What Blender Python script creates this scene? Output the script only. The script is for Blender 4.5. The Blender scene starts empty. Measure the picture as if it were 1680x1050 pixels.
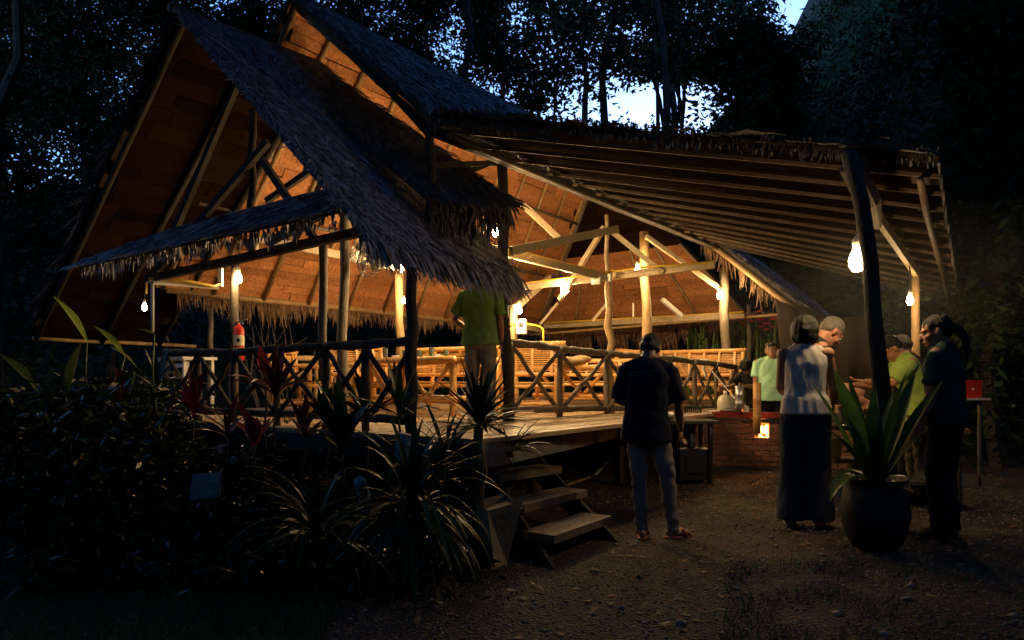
import bpy, math, random
import numpy as np
from mathutils import Vector, Matrix, noise
random.seed(7); RS = np.random.RandomState(7)
scene = bpy.context.scene
COL = scene.collection
# ------------------------------------------------------------------ camera, sky, exposure
EYE = 1.32; F = 1120.0; HY = 620.0
cam_d = bpy.data.cameras.new('camera'); cam = bpy.data.objects.new('camera', cam_d); COL.objects.link(cam)
cam.location = (0, 0, EYE); cam.rotation_euler = (math.radians(90), 0, 0)
cam_d.sensor_width = 36; cam_d.lens = F/1680*36; cam_d.shift_y = 95/1680
cam_d.clip_start = .05; cam_d.clip_end = 3000
scene.camera = cam
w = bpy.data.worlds.new('World'); scene.world = w; w.use_nodes = True
nt = w.node_tree; bgn = nt.nodes['Background']
sky = nt.nodes.new('ShaderNodeTexSky'); sky.sky_type = 'NISHITA'; sky.sun_disc = False
sky.sun_elevation = math.radians(6); sky.sun_rotation = math.radians(15); sky.altitude = 400
sky.air_density = 1.6; sky.dust_density = .6; sky.ozone_density = 5.0
tint = nt.nodes.new('ShaderNodeVectorMath'); tint.operation = 'MULTIPLY'; tint.inputs[1].default_value = (.98, .91, 1.18)   # camera's white balance at dusk
nt.links.new(sky.outputs[0], tint.inputs[0]); nt.links.new(tint.outputs[0], bgn.inputs[0]); bgn.inputs[1].default_value = .10
scene.view_settings.view_transform = 'Standard'; scene.view_settings.look = 'None'
scene.view_settings.exposure = 3.0; scene.view_settings.gamma = 1
cy = scene.cycles
cy.max_bounces = 5; cy.diffuse_bounces = 3; cy.glossy_bounces = 2; cy.transmission_bounces = 3
cy.volume_bounces = 0; cy.transparent_max_bounces = 6
cy.caustics_reflective = False; cy.caustics_refractive = False
cy.sample_clamp_indirect = 3.0; cy.use_denoising = True; cy.use_light_tree = True
BULB = 10.5     # watts of the ordinary bulbs

# ------------------------------------------------------------------ helpers
def P(px, py, Y):
    return Vector(((px-840)/F*Y, Y, EYE+(HY-py)/F*Y))
def mesh_np(name, V, Q, smooth=False):
    V = np.asarray(V, dtype=np.float32).reshape(-1, 3); Q = np.asarray(Q, dtype=np.int32)
    k = Q.shape[1]
    me = bpy.data.meshes.new(name)
    me.vertices.add(len(V)); me.vertices.foreach_set('co', V.ravel())
    me.loops.add(Q.size); me.loops.foreach_set('vertex_index', Q.ravel())
    me.polygons.add(len(Q)); me.polygons.foreach_set('loop_start', np.arange(0, Q.size, k, dtype=np.int32))
    me.polygons.foreach_set('loop_total', np.full(len(Q), k, dtype=np.int32))
    if smooth: me.polygons.foreach_set('use_smooth', np.ones(len(Q), dtype=bool))
    me.update(calc_edges=True); return me
def link(name, me, mat=None, parent=None):
    o = bpy.data.objects.new(name, me); COL.objects.link(o)
    if mat is not None and me is not None and len(me.materials) == 0: me.materials.append(mat)
    if parent is not None: o.parent = parent
    return o
def tag(o, label=None, cat=None, group=None, kind=None):
    if label: o['label'] = label
    if cat: o['category'] = cat
    if group: o['group'] = group
    if kind: o['kind'] = kind
    return o
def empty(name, label=None, cat=None, loc=(0, 0, 0), rz=0, group=None):
    o = bpy.data.objects.new(name, None); COL.objects.link(o); o.empty_display_size = .1
    o.location = loc; o.rotation_euler = (0, 0, rz)
    return tag(o, label, cat, group)
def copy_tree(o, parent=None):
    c = o.copy(); COL.objects.link(c)
    if parent is not None: c.parent = parent
    for ch in [x for x in bpy.data.objects if x.parent == o]: copy_tree(ch, c)
    return c
class MB:
    def __init__(s): s.v = []; s.f = []
    def add(s, V, Fc):
        b = len(s.v); s.v += [tuple(p) for p in V]; s.f += [tuple(i+b for i in q) for q in Fc]; return s
    def box(s, c, size, R=None, taper=1.0):
        hx, hy, hz = [x/2 for x in size]; V = []
        for z, t in ((-hz, 1), (hz, taper)):
            for x, y in ((-hx, -hy), (hx, -hy), (hx, hy), (-hx, hy)):
                p = Vector((x*t, y*t, z))
                if R is not None: p = R @ p
                V.append(p+Vector(c))
        return s.add(V, [(0, 3, 2, 1), (4, 5, 6, 7), (0, 1, 5, 4), (1, 2, 6, 5), (2, 3, 7, 6), (3, 0, 4, 7)])
    def tube(s, pts, rad, n=8, caps=True):
        pts = [Vector(p) for p in pts]
        if not hasattr(rad, '__len__'): rad = [rad]*len(pts)
        V = []; Fc = []
        up = None
        for i, p in enumerate(pts):
            d = (pts[min(i+1, len(pts)-1)]-pts[max(i-1, 0)])
            if d.length < 1e-9: d = Vector((0, 0, 1))
            d.normalize()
            if up is None:
                up = d.orthogonal().normalized()
            up = (up-d*up.dot(d)); up = up.normalized() if up.length > 1e-6 else d.orthogonal().normalized()
            sd = d.cross(up)
            for k in range(n):
                a = 2*math.pi*k/n; V.append(p+(up*math.cos(a)+sd*math.sin(a))*rad[i])
        for i in range(len(pts)-1):
            for k in range(n):
                k2 = (k+1) % n; Fc.append((i*n+k, i*n+k2, (i+1)*n+k2, (i+1)*n+k))
        if caps:
            Fc.append(tuple(range(n))[::-1]); Fc.append(tuple((len(pts)-1)*n+k for k in range(n)))
        return s.add(V, Fc)
    def ell(s, c, r, R=None, nu=12, nv=8):
        V = []; Fc = []; c = Vector(c)
        for j in range(nv+1):
            th = math.pi*j/nv
            for i in range(nu):
                a = 2*math.pi*i/nu
                p = Vector((r[0]*math.sin(th)*math.cos(a), r[1]*math.sin(th)*math.sin(a), r[2]*math.cos(th)))
                if R is not None: p = R @ p
                V.append(c+p)
        for j in range(nv):
            for i in range(nu):
                i2 = (i+1) % nu; Fc.append((j*nu+i, (j+1)*nu+i, (j+1)*nu+i2, j*nu+i2))
        return s.add(V, Fc)
    def lathe(s, c, prof, n=20):
        V = []; Fc = []; c = Vector(c)
        for r, z in prof:
            for i in range(n):
                a = 2*math.pi*i/n; V.append(c+Vector((r*math.cos(a), r*math.sin(a), z)))
        for j in range(len(prof)-1):
            for i in range(n):
                i2 = (i+1) % n; Fc.append((j*n+i, j*n+i2, (j+1)*n+i2, (j+1)*n+i))
        return s.add(V, Fc)
    def mesh(s, name, smooth=False):
        me = bpy.data.meshes.new(name); me.from_pydata(s.v, [], s.f); me.update()
        if smooth:
            me.polygons.foreach_set('use_smooth', np.ones(len(me.polygons), dtype=bool))
        return me
    def obj(s, name, mat, parent=None, smooth=False):
        return link(name, s.mesh(name, smooth), mat, parent)
def wob(a, b, n=6, amt=.02, seed=None):
    a = Vector(a); b = Vector(b); out = []
    r = random.Random(seed if seed is not None else random.random())
    for i in range(n):
        t = i/(n-1); k = amt*math.sin(math.pi*t)*1.2+amt*.35
        out.append(a.lerp(b, t)+Vector((r.uniform(-k, k), r.uniform(-k, k), r.uniform(-k, k)*.5)))
    return out
def pole(name, a, b, r, mat, parent=None, amt=.012, n=7, sides=10, r2=None, knots=True):
    pts = wob(a, b, n, amt); r2 = r if r2 is None else r2
    rad = [(r+(r2-r)*i/(n-1))*random.uniform(.93, 1.07) for i in range(n)]
    return MB().tube(pts, rad, sides).obj(name, mat, parent, True)
def beam(name, a, b, wd, h, mat, parent=None):
    a = Vector(a); b = Vector(b); d = (b-a); L = d.length; d.normalize()
    sd = d.cross(Vector((0, 0, 1)))
    sd = sd.normalized() if sd.length > 1e-4 else Vector((1, 0, 0))
    up = sd.cross(d); R = Matrix((sd, d, up)).transposed()
    return MB().box((a+b)/2, (wd, L, h), R).obj(name, mat, parent)

# ------------------------------------------------------------------ materials
def mat(name, col, rough=.7, var=.35, scale=6, bump=.3, bscale=40, stretch=(1, 1, 1), spec=.4, island=0, coord='Object', metal=0, col2=None, objrand=0, sss=0, translucent=0):
    m = bpy.data.materials.new(name); m.use_nodes = True; n = m.node_tree.nodes; l = m.node_tree.links
    b = n['Principled BSDF']; b.inputs['Roughness'].default_value = rough
    b.inputs['Specular IOR Level'].default_value = spec; b.inputs['Metallic'].default_value = metal
    tc = n.new('ShaderNodeTexCoord'); mp = n.new('ShaderNodeMapping'); mp.inputs['Scale'].default_value = stretch
    l.new(tc.outputs[coord], mp.inputs[0])
    nz = n.new('ShaderNodeTexNoise'); nz.inputs['Scale'].default_value = scale; nz.inputs['Detail'].default_value = 6
    nz.inputs['Roughness'].default_value = .65
    l.new(mp.outputs[0], nz.inputs['Vector'])
    rp = n.new('ShaderNodeValToRGB'); c = Vector(col[:3])
    c2 = Vector(col2) if col2 else c*(1+var)
    rp.color_ramp.elements[0].position = .3; rp.color_ramp.elements[1].position = .72
    rp.color_ramp.elements[0].color = (*(c*(1-var)), 1); rp.color_ramp.elements[1].color = (*c2, 1)
    l.new(nz.outputs[0], rp.inputs[0]); out = rp.outputs[0]
    if island or objrand:
        if island: g = n.new('ShaderNodeNewGeometry'); rs = g.outputs['Random Per Island']; amt = island
        else: g = n.new('ShaderNodeObjectInfo'); rs = g.outputs['Random']; amt = objrand
        mr = n.new('ShaderNodeMapRange'); mr.inputs[3].default_value = 1-amt; mr.inputs[4].default_value = 1+amt
        l.new(rs, mr.inputs[0])
        vm = n.new('ShaderNodeVectorMath'); vm.operation = 'SCALE'; l.new(out, vm.inputs[0]); l.new(mr.outputs[0], vm.inputs['Scale']); out = vm.outputs[0]
    l.new(out, b.inputs['Base Color'])
    if bump:
        n2 = n.new('ShaderNodeTexNoise'); n2.inputs['Scale'].default_value = bscale; n2.inputs['Detail'].default_value = 5
        l.new(mp.outputs[0], n2.inputs['Vector'])
        bp = n.new('ShaderNodeBump'); bp.inputs['Strength'].default_value = bump; bp.inputs['Distance'].default_value = .02
        l.new(n2.outputs[0], bp.inputs['Height']); l.new(bp.outputs[0], b.inputs['Normal'])
    if sss:
        b.inputs['Subsurface Weight'].default_value = sss; b.inputs['Subsurface Radius'].default_value = (.02, .008, .004)
    if translucent:
        tr = n.new('ShaderNodeBsdfTranslucent'); mx = n.new('ShaderNodeMixShader'); mx.inputs[0].default_value = translucent
        l.new(out, tr.inputs[0]); l.new(b.outputs[0], mx.inputs[1]); l.new(tr.outputs[0], mx.inputs[2])
        l.new(mx.outputs[0], n['Material Output'].inputs[0])
    return m
def emis(name, col, strength):
    m = bpy.data.materials.new(name); m.use_nodes = True; b = m.node_tree.nodes['Principled BSDF']
    b.inputs['Base Color'].default_value = (.8, .8, .8, 1)
    b.inputs['Emission Color'].default_value = (*col, 1); b.inputs['Emission Strength'].default_value = strength
    return m
M = {}
M['thatch'] = mat('thatch_weathered', (.27, .265, .29), .60, .55, 14, .5, 60, spec=.5, island=.75)
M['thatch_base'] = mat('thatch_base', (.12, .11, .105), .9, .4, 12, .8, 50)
M['fringe'] = mat('thatch_fringe', (.22, .13, .068), .75, .4, 12, .2, 60, island=.5, translucent=.25)
M['panel'] = mat('palm_panel', (.44, .185, .072), .72, .5, 2, 1.0, 8, (14, 14, 3), objrand=.22, spec=.25)
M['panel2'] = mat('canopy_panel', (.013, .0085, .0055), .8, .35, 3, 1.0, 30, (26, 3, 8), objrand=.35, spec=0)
M['panel_shade'] = mat('palm_panel_shade', (.022, .011, .006), .75, .3, 3, 1.0, 30, (26, 3, 8), objrand=.38, spec=0)  # same palm panel, with the shade of the dimmer slopes put into its colour
M['backing'] = mat('roof_backing', (.03, .016, .01), .9, .4, 10, .5, 40)
M['pole'] = mat('pole_wood', (.34, .22, .10), .55, .35, 4, .5, 25, (3, 3, .8), objrand=.2)
M['pole_dark'] = mat('pole_weathered', (.15, .12, .085), .6, .4, 6, .6, 30, (3, 3, .8), objrand=.2)
M['bark'] = mat('bark_post', (.05, .04, .03), .8, .5, 7, 1.0, 22, (2.5, 2.5, .7))
M['bamboo'] = mat('bamboo', (.62, .33, .10), .32, .28, 5, .15, 20, (2, 2, 2), spec=.55, objrand=.15)
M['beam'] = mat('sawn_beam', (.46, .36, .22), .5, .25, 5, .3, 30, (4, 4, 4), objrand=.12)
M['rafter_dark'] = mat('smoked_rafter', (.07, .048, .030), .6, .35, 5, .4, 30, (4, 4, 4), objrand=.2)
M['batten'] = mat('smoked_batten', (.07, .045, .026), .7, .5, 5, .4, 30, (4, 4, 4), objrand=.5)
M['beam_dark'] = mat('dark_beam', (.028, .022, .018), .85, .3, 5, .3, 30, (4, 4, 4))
M['deck'] = mat('deck_plank', (.42, .30, .17), .5, .3, 3, .4, 24, (6, 1.2, 6), objrand=.18)
M['fascia'] = mat('deck_fascia', (.17, .165, .15), .7, .4, 5, .5, 30)
M['step'] = mat('step_plank', (.19, .135, .08), .7, .4, 4, .6, 24, (6, 6, 6), objrand=.15)
M['dirt'] = mat('dark_wood', (.05, .04, .03), .8)
M['metal'] = mat('galvanised', (.55, .55, .52), .35, .15, 8, .1, metal=.8)
M['white'] = mat('white_paint', (.78, .76, .70), .45, .08, 5, .05)
M['cream'] = mat('cream_plastic', (.66, .62, .45), .4, .1, 5, .03)
M['black'] = mat('black_metal', (.02, .02, .02), .45, .3, 5, .2)
M['yellow'] = mat('yellow_cable', (.75, .48, .05), .45, .1, 5, 0)
M['red'] = mat('red_enamel', (.62, .035, .02), .28, .1, 5, 0)
M['redpaint'] = mat('red_angle_iron', (.30, .035, .025), .5, .3, 8, .3)
M['pink'] = mat('pink_pack', (.75, .08, .22), .35, .3, 15, .1)
M['glass'] = mat('tumbler_glass', (.75, .78, .74), .08, .05, 5, 0); M['glass'].node_tree.nodes['Principled BSDF'].inputs['Transmission Weight'].default_value = .85
M['brick'] = mat('fired_brick', (.25, .12, .07), .85, .4, 9, .8, 40, objrand=.28)
M['mortar'] = mat('mortar', (.16, .135, .11), .9, .35, 10, .8, 50)
M['concrete'] = mat('concrete', (.24, .21, .17), .85, .35, 6, .6, 40)
M['pot'] = mat('dark_glazed_pot', (.014, .012, .011), .7, .4, 6, .2)
M['leaf'] = mat('garden_leaf', (.020, .042, .012), .42, .5, 5, .1, 10, objrand=.35, spec=.25, translucent=.12)
M['leaf_is'] = mat('undergrowth_leaf', (.014, .028, .010), .28, .5, 5, .1, 10, island=.5, spec=.2, translucent=.15)
M['leaf_pale'] = mat('pale_leaf', (.22, .30, .05), .4, .35, 5, .1, 10, objrand=.2, translucent=.3)
M['leaf_red'] = mat('red_leaf', (.36, .06, .06), .35, .5, 4, .1, 10, objrand=.4, translucent=.25)
M['leaf_bana'] = mat('banana_leaf', (.10, .34, .02), .35, .3, 5, .1, 10)
M['tree'] = mat('tree_leaf', (.026, .050, .022), .7, .4, 3, 0, island=.5, translucent=.08, spec=.12)
M['creep'] = mat('hill_leaf', (.022, .050, .020), .75, .55, .25, 0, island=.55, spec=.1)
M['trunk'] = mat('tree_bark', (.04, .036, .03), .85, .4, 5, .6, 20)
M['stem'] = mat('green_stem', (.14, .22, .05), .45, .3, 6, .1, objrand=.3)
M['flower'] = mat('red_bract', (.7, .05, .03), .4, .2, 5, 0)
M['tarp'] = mat('brown_tarp', (.022, .016, .013), .8, .3, 2, .2, 8, spec=.05)
M['hill'] = mat('hill_soil', (.03, .035, .02), .95, .5, 1.5, .6, 8)
M['stone'] = mat('garden_stone', (.10, .085, .07), .85, .4, 5, .9, 18, objrand=.2)
M['bluepipe'] = mat('pale_bluish_plastic', (.13, .19, .20), .4, .2, 6, .1)
M['planter'] = mat('ochre_planter', (.30, .22, .11), .75, .35, 6, .4, 30)
# ================================================================== GROUND, HILLS
def ground_z(x, y):
    return .085*min(1, max(0, (x-1.2)/1.2)) + .02*noise.noise(Vector((x*.7, y*.7, 0)))+.008*noise.noise(Vector((x*3, y*3, 4)))
def grid(name, x0, x1, y0, y1, nx, ny, fz, m):
    xs = np.linspace(x0, x1, nx); ys = np.linspace(y0, y1, ny)
    V = [(x, y, fz(x, y)) for y in ys for x in xs]
    Q = [(j*nx+i, j*nx+i+1, (j+1)*nx+i+1, (j+1)*nx+i) for j in range(ny-1) for i in range(nx-1)]
    return link(name, mesh_np(name, V, Q, True), m)
def ground_mat():
    m = mat('gravel_ground', (.070, .048, .030), .85, .5, 2.2, 0, col2=(.12, .088, .06), coord='Object')
    n = m.node_tree.nodes; l = m.node_tree.links; b = n['Principled BSDF']; tc = [x for x in n if x.type == 'TEX_COORD'][0]
    vo = n.new('ShaderNodeTexVoronoi'); vo.inputs['Scale'].default_value = 55; l.new(tc.outputs['Object'], vo.inputs['Vector'])
    n2 = n.new('ShaderNodeTexNoise'); n2.inputs['Scale'].default_value = 12; n2.inputs['Detail'].default_value = 8; l.new(tc.outputs['Object'], n2.inputs['Vector'])
    ad = n.new('ShaderNodeMath'); ad.operation = 'ADD'; l.new(vo.outputs['Distance'], ad.inputs[0]); l.new(n2.outputs[0], ad.inputs[1])
    bp = n.new('ShaderNodeBump'); bp.inputs['Strength'].default_value = 1; bp.inputs['Distance'].default_value = .03
    l.new(ad.outputs[0], bp.inputs['Height']); l.new(bp.outputs[0], b.inputs['Normal'])
    # stone-to-stone colour
    src = b.inputs['Base Color'].links[0].from_socket
    mx = n.new('ShaderNodeMix'); mx.data_type = 'RGBA'; mx.blend_type = 'MULTIPLY'; mx.inputs[0].default_value = .75
    l.new(src, mx.inputs[6]); l.new(vo.outputs['Color'], mx.inputs[7]); l.new(mx.outputs[2], b.inputs['Base Color'])
    return m
M['ground'] = ground_mat()
gnd = grid('ground', -14, 14, -10, 24, 150, 180, ground_z, M['ground']); tag(gnd, kind='structure')
# gravel: small loose stones where the camera is near
def pebbles(n, box, rmin, rmax, name, m):
    t = (1+5**.5)/2
    base = np.array([(1, 1, 1), (1, -1, -1), (-1, 1, -1), (-1, -1, 1)], dtype=float)
    oc = np.array([(1, 0, 0), (-1, 0, 0), (0, 1, 0), (0, -1, 0), (0, 0, 1), (0, 0, -1)], dtype=float)
    fo = np.array([(0, 2, 4), (2, 1, 4), (1, 3, 4), (3, 0, 4), (2, 0, 5), (1, 2, 5), (3, 1, 5), (0, 3, 5)])
    V = []; Q = []
    for i in range(n):
        x = RS.uniform(box[0], box[1]); y = box[2]+(box[3]-box[2])*RS.rand()**1.3
        r = rmin+(rmax-rmin)*RS.rand()**3
        sc = np.array([RS.uniform(.7, 1.3), RS.uniform(.7, 1.3), RS.uniform(.4, .8)])*r
        a = RS.uniform(0, 6.28); R = np.array([[math.cos(a), -math.sin(a), 0], [math.sin(a), math.cos(a), 0], [0, 0, 1]])
        V.append((oc*sc*RS.uniform(.8, 1.2, (6, 3))) @ R.T+np.array([x, y, ground_z(x, y)+r*.15])); Q.append(fo+6*i)
    o = link(name, mesh_np(name, np.concatenate(V), np.concatenate(Q)), m); return o
M['litter'] = mat('dry_leaf', (.13, .075, .035), .7, .4, 5, 0, island=.5)
M['pebble'] = mat('pebbles', (.20, .16, .12), .8, .3, 6, 0, island=.6)
tag(pebbles(26000, (-2.2, 5.2, 2.6, 9.0), .0035, .016, 'gravel', M['pebble']), 'small loose stones strewn over the beaten earth yard', 'gravel', kind='stuff')
def hill_z(x, y):
    base = 0
    k = max(0, (y-20)/11); k = min(k, 1)
    k = k*k*(3-2*k)
    prof = np.interp(x, [-60, -26, -12, -4, 4, 9, 12.5, 16, 24, 60], [13, 10.5, 8.0, 9.5, 10.9, 10.7, 13, 21, 30, 34])
    z = prof*k+2.2*k*noise.noise(Vector((x*.22, y*.22, 3)))+1.0*k*noise.noise(Vector((x*.6, y*.6, 9)))
    # the right-hand bank comes close
    kr = min(1, max(0, (x-8-.0*y)/7)); z2 = 15*kr*kr*(3-2*kr)*min(1, max(0, (y-4)/8))+1.2*kr*noise.noise(Vector((x*.5, y*.5, 1)))
    kl = min(1, max(0, (-x-11)/8)); z3 = 7.5*kl*min(1, max(0, (y-8)/8))+.8*kl*noise.noise(Vector((x*.5, y*.5, 6)))
    ks = min(1, max(0, (abs(x)-10.5)/6))*min(1, max(0, (13-y)/4)); z4 = 9*ks+.8*ks*noise.noise(Vector((x*.4, y*.4, 2)))
    kb = min(1, max(0, (-y-4.5)/5)); z5 = 10*kb+.8*kb*noise.noise(Vector((x*.4, y*.4, 7)))  # unseen banks beside and behind the camera, added to block low skylight
    return max(z, z2, z3, z4, z5)-.3
hill = grid('hillside', -60, 60, -30, 60, 130, 110, hill_z, M['hill']); tag(hill, kind='structure')
# cut: the hillside sheet lies 0.3 m under the yard

def leaf_cloud(C, n_each, sig, L, W, name, m, droop=.5, parent=None, flat=.0):
    """leaf-sized folded quads gathered in clumps round the centres C"""
    C = np.asarray(C, float); K = len(C); N = K*n_each
    ctr = np.repeat(C, n_each, axis=0)+RS.normal(0, 1, (N, 3))*np.array(sig)
    d = RS.normal(0, 1, (N, 3)); d[:, 2] = d[:, 2]*.6-droop; d /= np.linalg.norm(d, axis=1)[:, None]
    s = np.cross(d, RS.normal(0, 1, (N, 3))+np.array([0, 0, flat])); s /= np.linalg.norm(s, axis=1)[:, None]
    nn = np.cross(d, s)
    l = L*RS.uniform(.6, 1.3, (N, 1)); wd = W*RS.uniform(.7, 1.3, (N, 1))
    a = ctr; b = ctr+d*l*.45+s*wd*.5+nn*wd*.15; c = ctr+d*l+nn*l*.08; e = ctr+d*l*.45-s*wd*.5+nn*wd*.15
    V = np.stack([a, b, c, e], 1).reshape(-1, 3); Q = np.arange(N*4).reshape(-1, 4)
    return link(name, mesh_np(name, V, Q), m, parent)
def hill_leaves(n, x0, x1, y0, y1, L, W, name, lab):
    C = []
    while len(C) < n:
        x = RS.uniform(x0, x1); y = RS.uniform(y0, y1)
        z = hill_z(x, y)
        if z < .5: continue
        C.append((x, y, z+.15+abs(RS.normal(0, .55))))
    o = leaf_cloud(C, 26, (.42, .42, .5), L, W, name, M['creep']); tag(o, lab, 'foliage', kind='stuff'); return o
hill_leaves(5200, 7.5, 26, 6, 32, .30, .10, 'creeper_foliage', 'dark green creepers and bamboo leaves covering the steep bank on the right')
hill_leaves(1100, -22, 12, 22, 31, .32, .11, 'hill_foliage', 'dark undergrowth along the hillside behind the pavilion')
hill_leaves(700, -26, -11, 9, 22, .28, .10, 'bank_foliage', 'dark undergrowth on the bank at the left')

# ================================================================== TREES
def tree(name, px, Y, zb, zt, spread, nclump, each, r, lab, lean=0, prof=(0.0, 1.0), L=.2, W=.08, group='trees behind the pavilion', nst=1, sig=.38, dens=None):
    base = P(px, HY, Y); base.z = hill_z(base.x, Y)
    rt = empty(name, lab, 'tree', base, 0, group)
    top = Vector((lean, 0, zt-base.z))
    mb = MB(); tips = []
    rr = random.Random(int(px*7+Y))
    for s_ in range(nst):
        off = Vector((rr.uniform(-.5, .5), rr.uniform(-.3, .3), 0)) if nst > 1 else Vector()
        t2 = top+(Vector((rr.uniform(-1.9, 1.9), rr.uniform(-1, 1), 0)) if nst > 1 else Vector())
        pts = wob(off*.4, t2, 9, .22, rr.random()); mb.tube(pts, [r*(1-.8*i/8)+.012 for i in range(9)], 7)
        for b in range(max(5, 16//nst)):
            t = rr.uniform(.35, .98); i = int(t*8); p0 = pts[i].lerp(pts[min(i+1, 8)], t*8-i)
            if p0.z+base.z < zb-1.5: continue
            a = rr.uniform(0, 6.28); ln = spread*rr.uniform(.4, 1)*(1.15-t*.6)
            p1 = p0+Vector((math.cos(a)*ln, math.sin(a)*ln*.7, ln*rr.uniform(.1, .75)))
            mid = p0.lerp(p1, .5)+Vector((0, 0, .12*ln))
            mb.tube([p0, mid, p1], [r*.38*(1.1-t), r*.22*(1.1-t)+.008, .008], 5); tips += [mid, p1, mid.lerp(p1, .5)]
            for q in range(2):
                p2 = mid+Vector((rr.uniform(-1, 1), rr.uniform(-1, 1), rr.uniform(-.2, .8)))*ln*.5
                mb.tube([mid, p2], [.02, .007], 4, False); tips.append(p2)
    mb.obj('trunk', M['trunk'], rt)
    C = []
    for k in range(nclump):
        if rr.random() < .6 and tips:
            t = rr.choice(tips); p = t+Vector((rr.gauss(0, .3), rr.gauss(0, .3), rr.gauss(0, .25)))
        else:
            h = rr.random() if dens is None else rr.random()**dens
            z = zb+(zt+.8-zb)*h
            p = Vector((lean*h+rr.gauss(0, .5)*spread*.8, rr.gauss(0, .45)*spread*.8, z-base.z))
        if p.z+base.z < zb-.8: continue
        C.append(p)
    if C: leaf_cloud(C, each, (sig, sig, sig*.75), L, W, 'crown', M['tree'], .35, rt)
    return rt
import itertools
specs = [
 # px, Y, zb, zt, spread, clumps, each, r, label
 (815, 25, 9.5, 18, 2.2, 230, 46, .14, 'dark leafy tree rising just right of the upper thatch ridge'),
 (885, 27, 11.2, 19, 2.0, 85, 36, .10, 'slim tree with loose leaves left of the thick dark trunk'),
 (1000, 24, 12.0, 18, 2.3, 140, 42, .22, 'thick straight trunk dark against the bright sky gap'),
 (934, 26, 12.0, 17, 1.7, 42, 34, .07, 'thin leaning sapling against the bright sky'),
 (1070, 23, 12.0, 17, 1.7, 65, 36, .10, 'narrow tree with upright trunk right of the thickest trunk'),
 (1110, 27, 14.0, 19, 2.4, 140, 38, .09, 'bunch of thin forked stems standing in the brightest gap of sky'),
 (1190, 25, 11.0, 17.5, 2.6, 130, 42, .10, 'feathery tree spreading over the right end of the sky gap'),
 (1240, 24, 9.6, 12.9, 2.2, 330, 50, .12, 'low dense tree joining the sky gap to the dark bank'),
 (960, 30, 15.2, 20, 3.8, 120, 44, .16, 'tall crown closing the top of the sky gap'),
 (1100, 31, 16.2, 21, 3.4, 150, 44, .16, 'tall crown above the forked stems'),
 (700, 24, 9, 17, 2.6, 420, 62, .16, 'dense dark tree directly behind the higher ridge'),
 (560, 23, 10, 17.5, 2.8, 440, 62, .15, 'dense dark tree between the two thatch ridges'),
 (420, 22, 9, 17, 2.6, 440, 62, .15, 'dense dark tree behind the front ridge'),
 (270, 21, 6, 15.5, 2.5, 460, 62, .16, 'dark tree touching the peak of the front gable'),
 (150, 22, 9.0, 16, 2.6, 420, 66, .14, 'dark tree over the pinholes of sky at the left'),
 (20, 23, 10.2, 17, 2.7, 460, 66, .15, 'dark tree at the left edge of the picture'),
 (60, 19, 4.5, 7.4, 2.0, 110, 46, .09, 'low tree whose leaves break up the white sky at far left'),
 (180, 18, 5.2, 8.6, 1.8, 120, 40, .08, 'small tree beside the left eave of the gable roof'),
 (-70, 17, 2, 14, 2.2, 330, 60, .16, 'dark tree just outside the left edge'),
]
for s_ in specs:
    kw = {}
    if s_[0] == 1110: kw = dict(nst=5)
    if s_[0] == 934: kw = dict(lean=-.6)
    if s_[0] in (815, 885, 934, 960, 1000, 1070, 1100, 1110, 1190, 1240): kw.update(L=.27, W=.11, sig=.30)
    if s_[0] in (885, 934, 1000, 1070, 1110, 1190): kw['dens'] = .62
    tree('forest_tree', *s_, **kw)
# nearer branches hanging in from the right
tree('forest_tree', 1640, 9.5, 1.6, 6.5, 1.3, 130, 36, .10, 'dark bush tree close behind the open shelter at the right edge', group=None)
# trees added round the clearing, crowns kept out of frame to cut the skylight
around = [(-9, 1, 12, 'just left of the photographer'), (-8, -3.5, 12, 'far behind the photographer on the left'), (-2, -4, 12, 'behind the photographer beside the path'), (4, -4, 13, 'behind the photographer on the right'), (9, -2, 12, 'right behind the photographer'),
    (9.5, 2.5, 11, 'to the right of the photographer'), (-11, 6.5, 12, 'beyond the left side of the flower bed'), (1, -3.5, 13, 'close behind the photographer'), (-4, -1.5, 13, 'overhanging the flower bed from the left'), (5.5, -1, 13, 'overhanging the yard from the right'),
    (12.5, 9, 13, 'far to the right of the shelter'), (-13, 12, 14, 'far to the left of the gable'), (-12, 16, 16, 'behind the left bank'), (16, 15, 16, 'behind the right bank'), (-6.5, 20.5, 17, 'arching over the front gable from behind'), (-1.5, 21.5, 17, 'arching over the higher ridge from behind'), (4.5, 21.5, 17, 'arching over the far end of the hall'), (14.5, 20, 17, 'arching over the cooking shelter')]
for k, (x, y, h, wh) in enumerate(around):
    rt = empty('forest_tree', 'tall tree with unseen shading crown %s' % wh, 'tree', (x, y, 0), 0, 'added shade trees round the clearing')
    MB().tube(wob((0, 0, -.3), (0, 0, h), 8, .3), [.20*(1-.7*i/7) for i in range(8)], 8).obj('trunk', M['trunk'], rt)
    C = []; cx = -x*.35 if abs(x) > 10 else 0; cyy = -5.5 if y > 18 else (-2 if y > 14 else 1.0)
    while len(C) < 52:
        p = (RS.normal(cx, 3.2), RS.normal(cyy, 3.2), h*.84+RS.normal(0, 1.4))
        if p[2] > 2.4+.58*max(0, y+p[1]) and (p[2] > 1.5+.6*max(0, y+p[1])+.9): C.append(p)
    leaf_cloud(C, 36, (.7, .7, .4), .68, .34, 'crown', M['tree'], .1, rt, flat=2.5)
C = [(RS.uniform(-1.5, 6), RS.uniform(2.8, 9.5), 0) for _ in range(260)]
C = [(x, y, ground_z(x, y)+.012) for x, y, z in C]
lt = leaf_cloud(C, 3, (.12, .12, .003), .075, .035, 'leaf_litter', M['litter'], -.0, flat=9); tag(lt, 'dry fallen leaves scattered over the gravel', 'leaves', kind='stuff')
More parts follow.
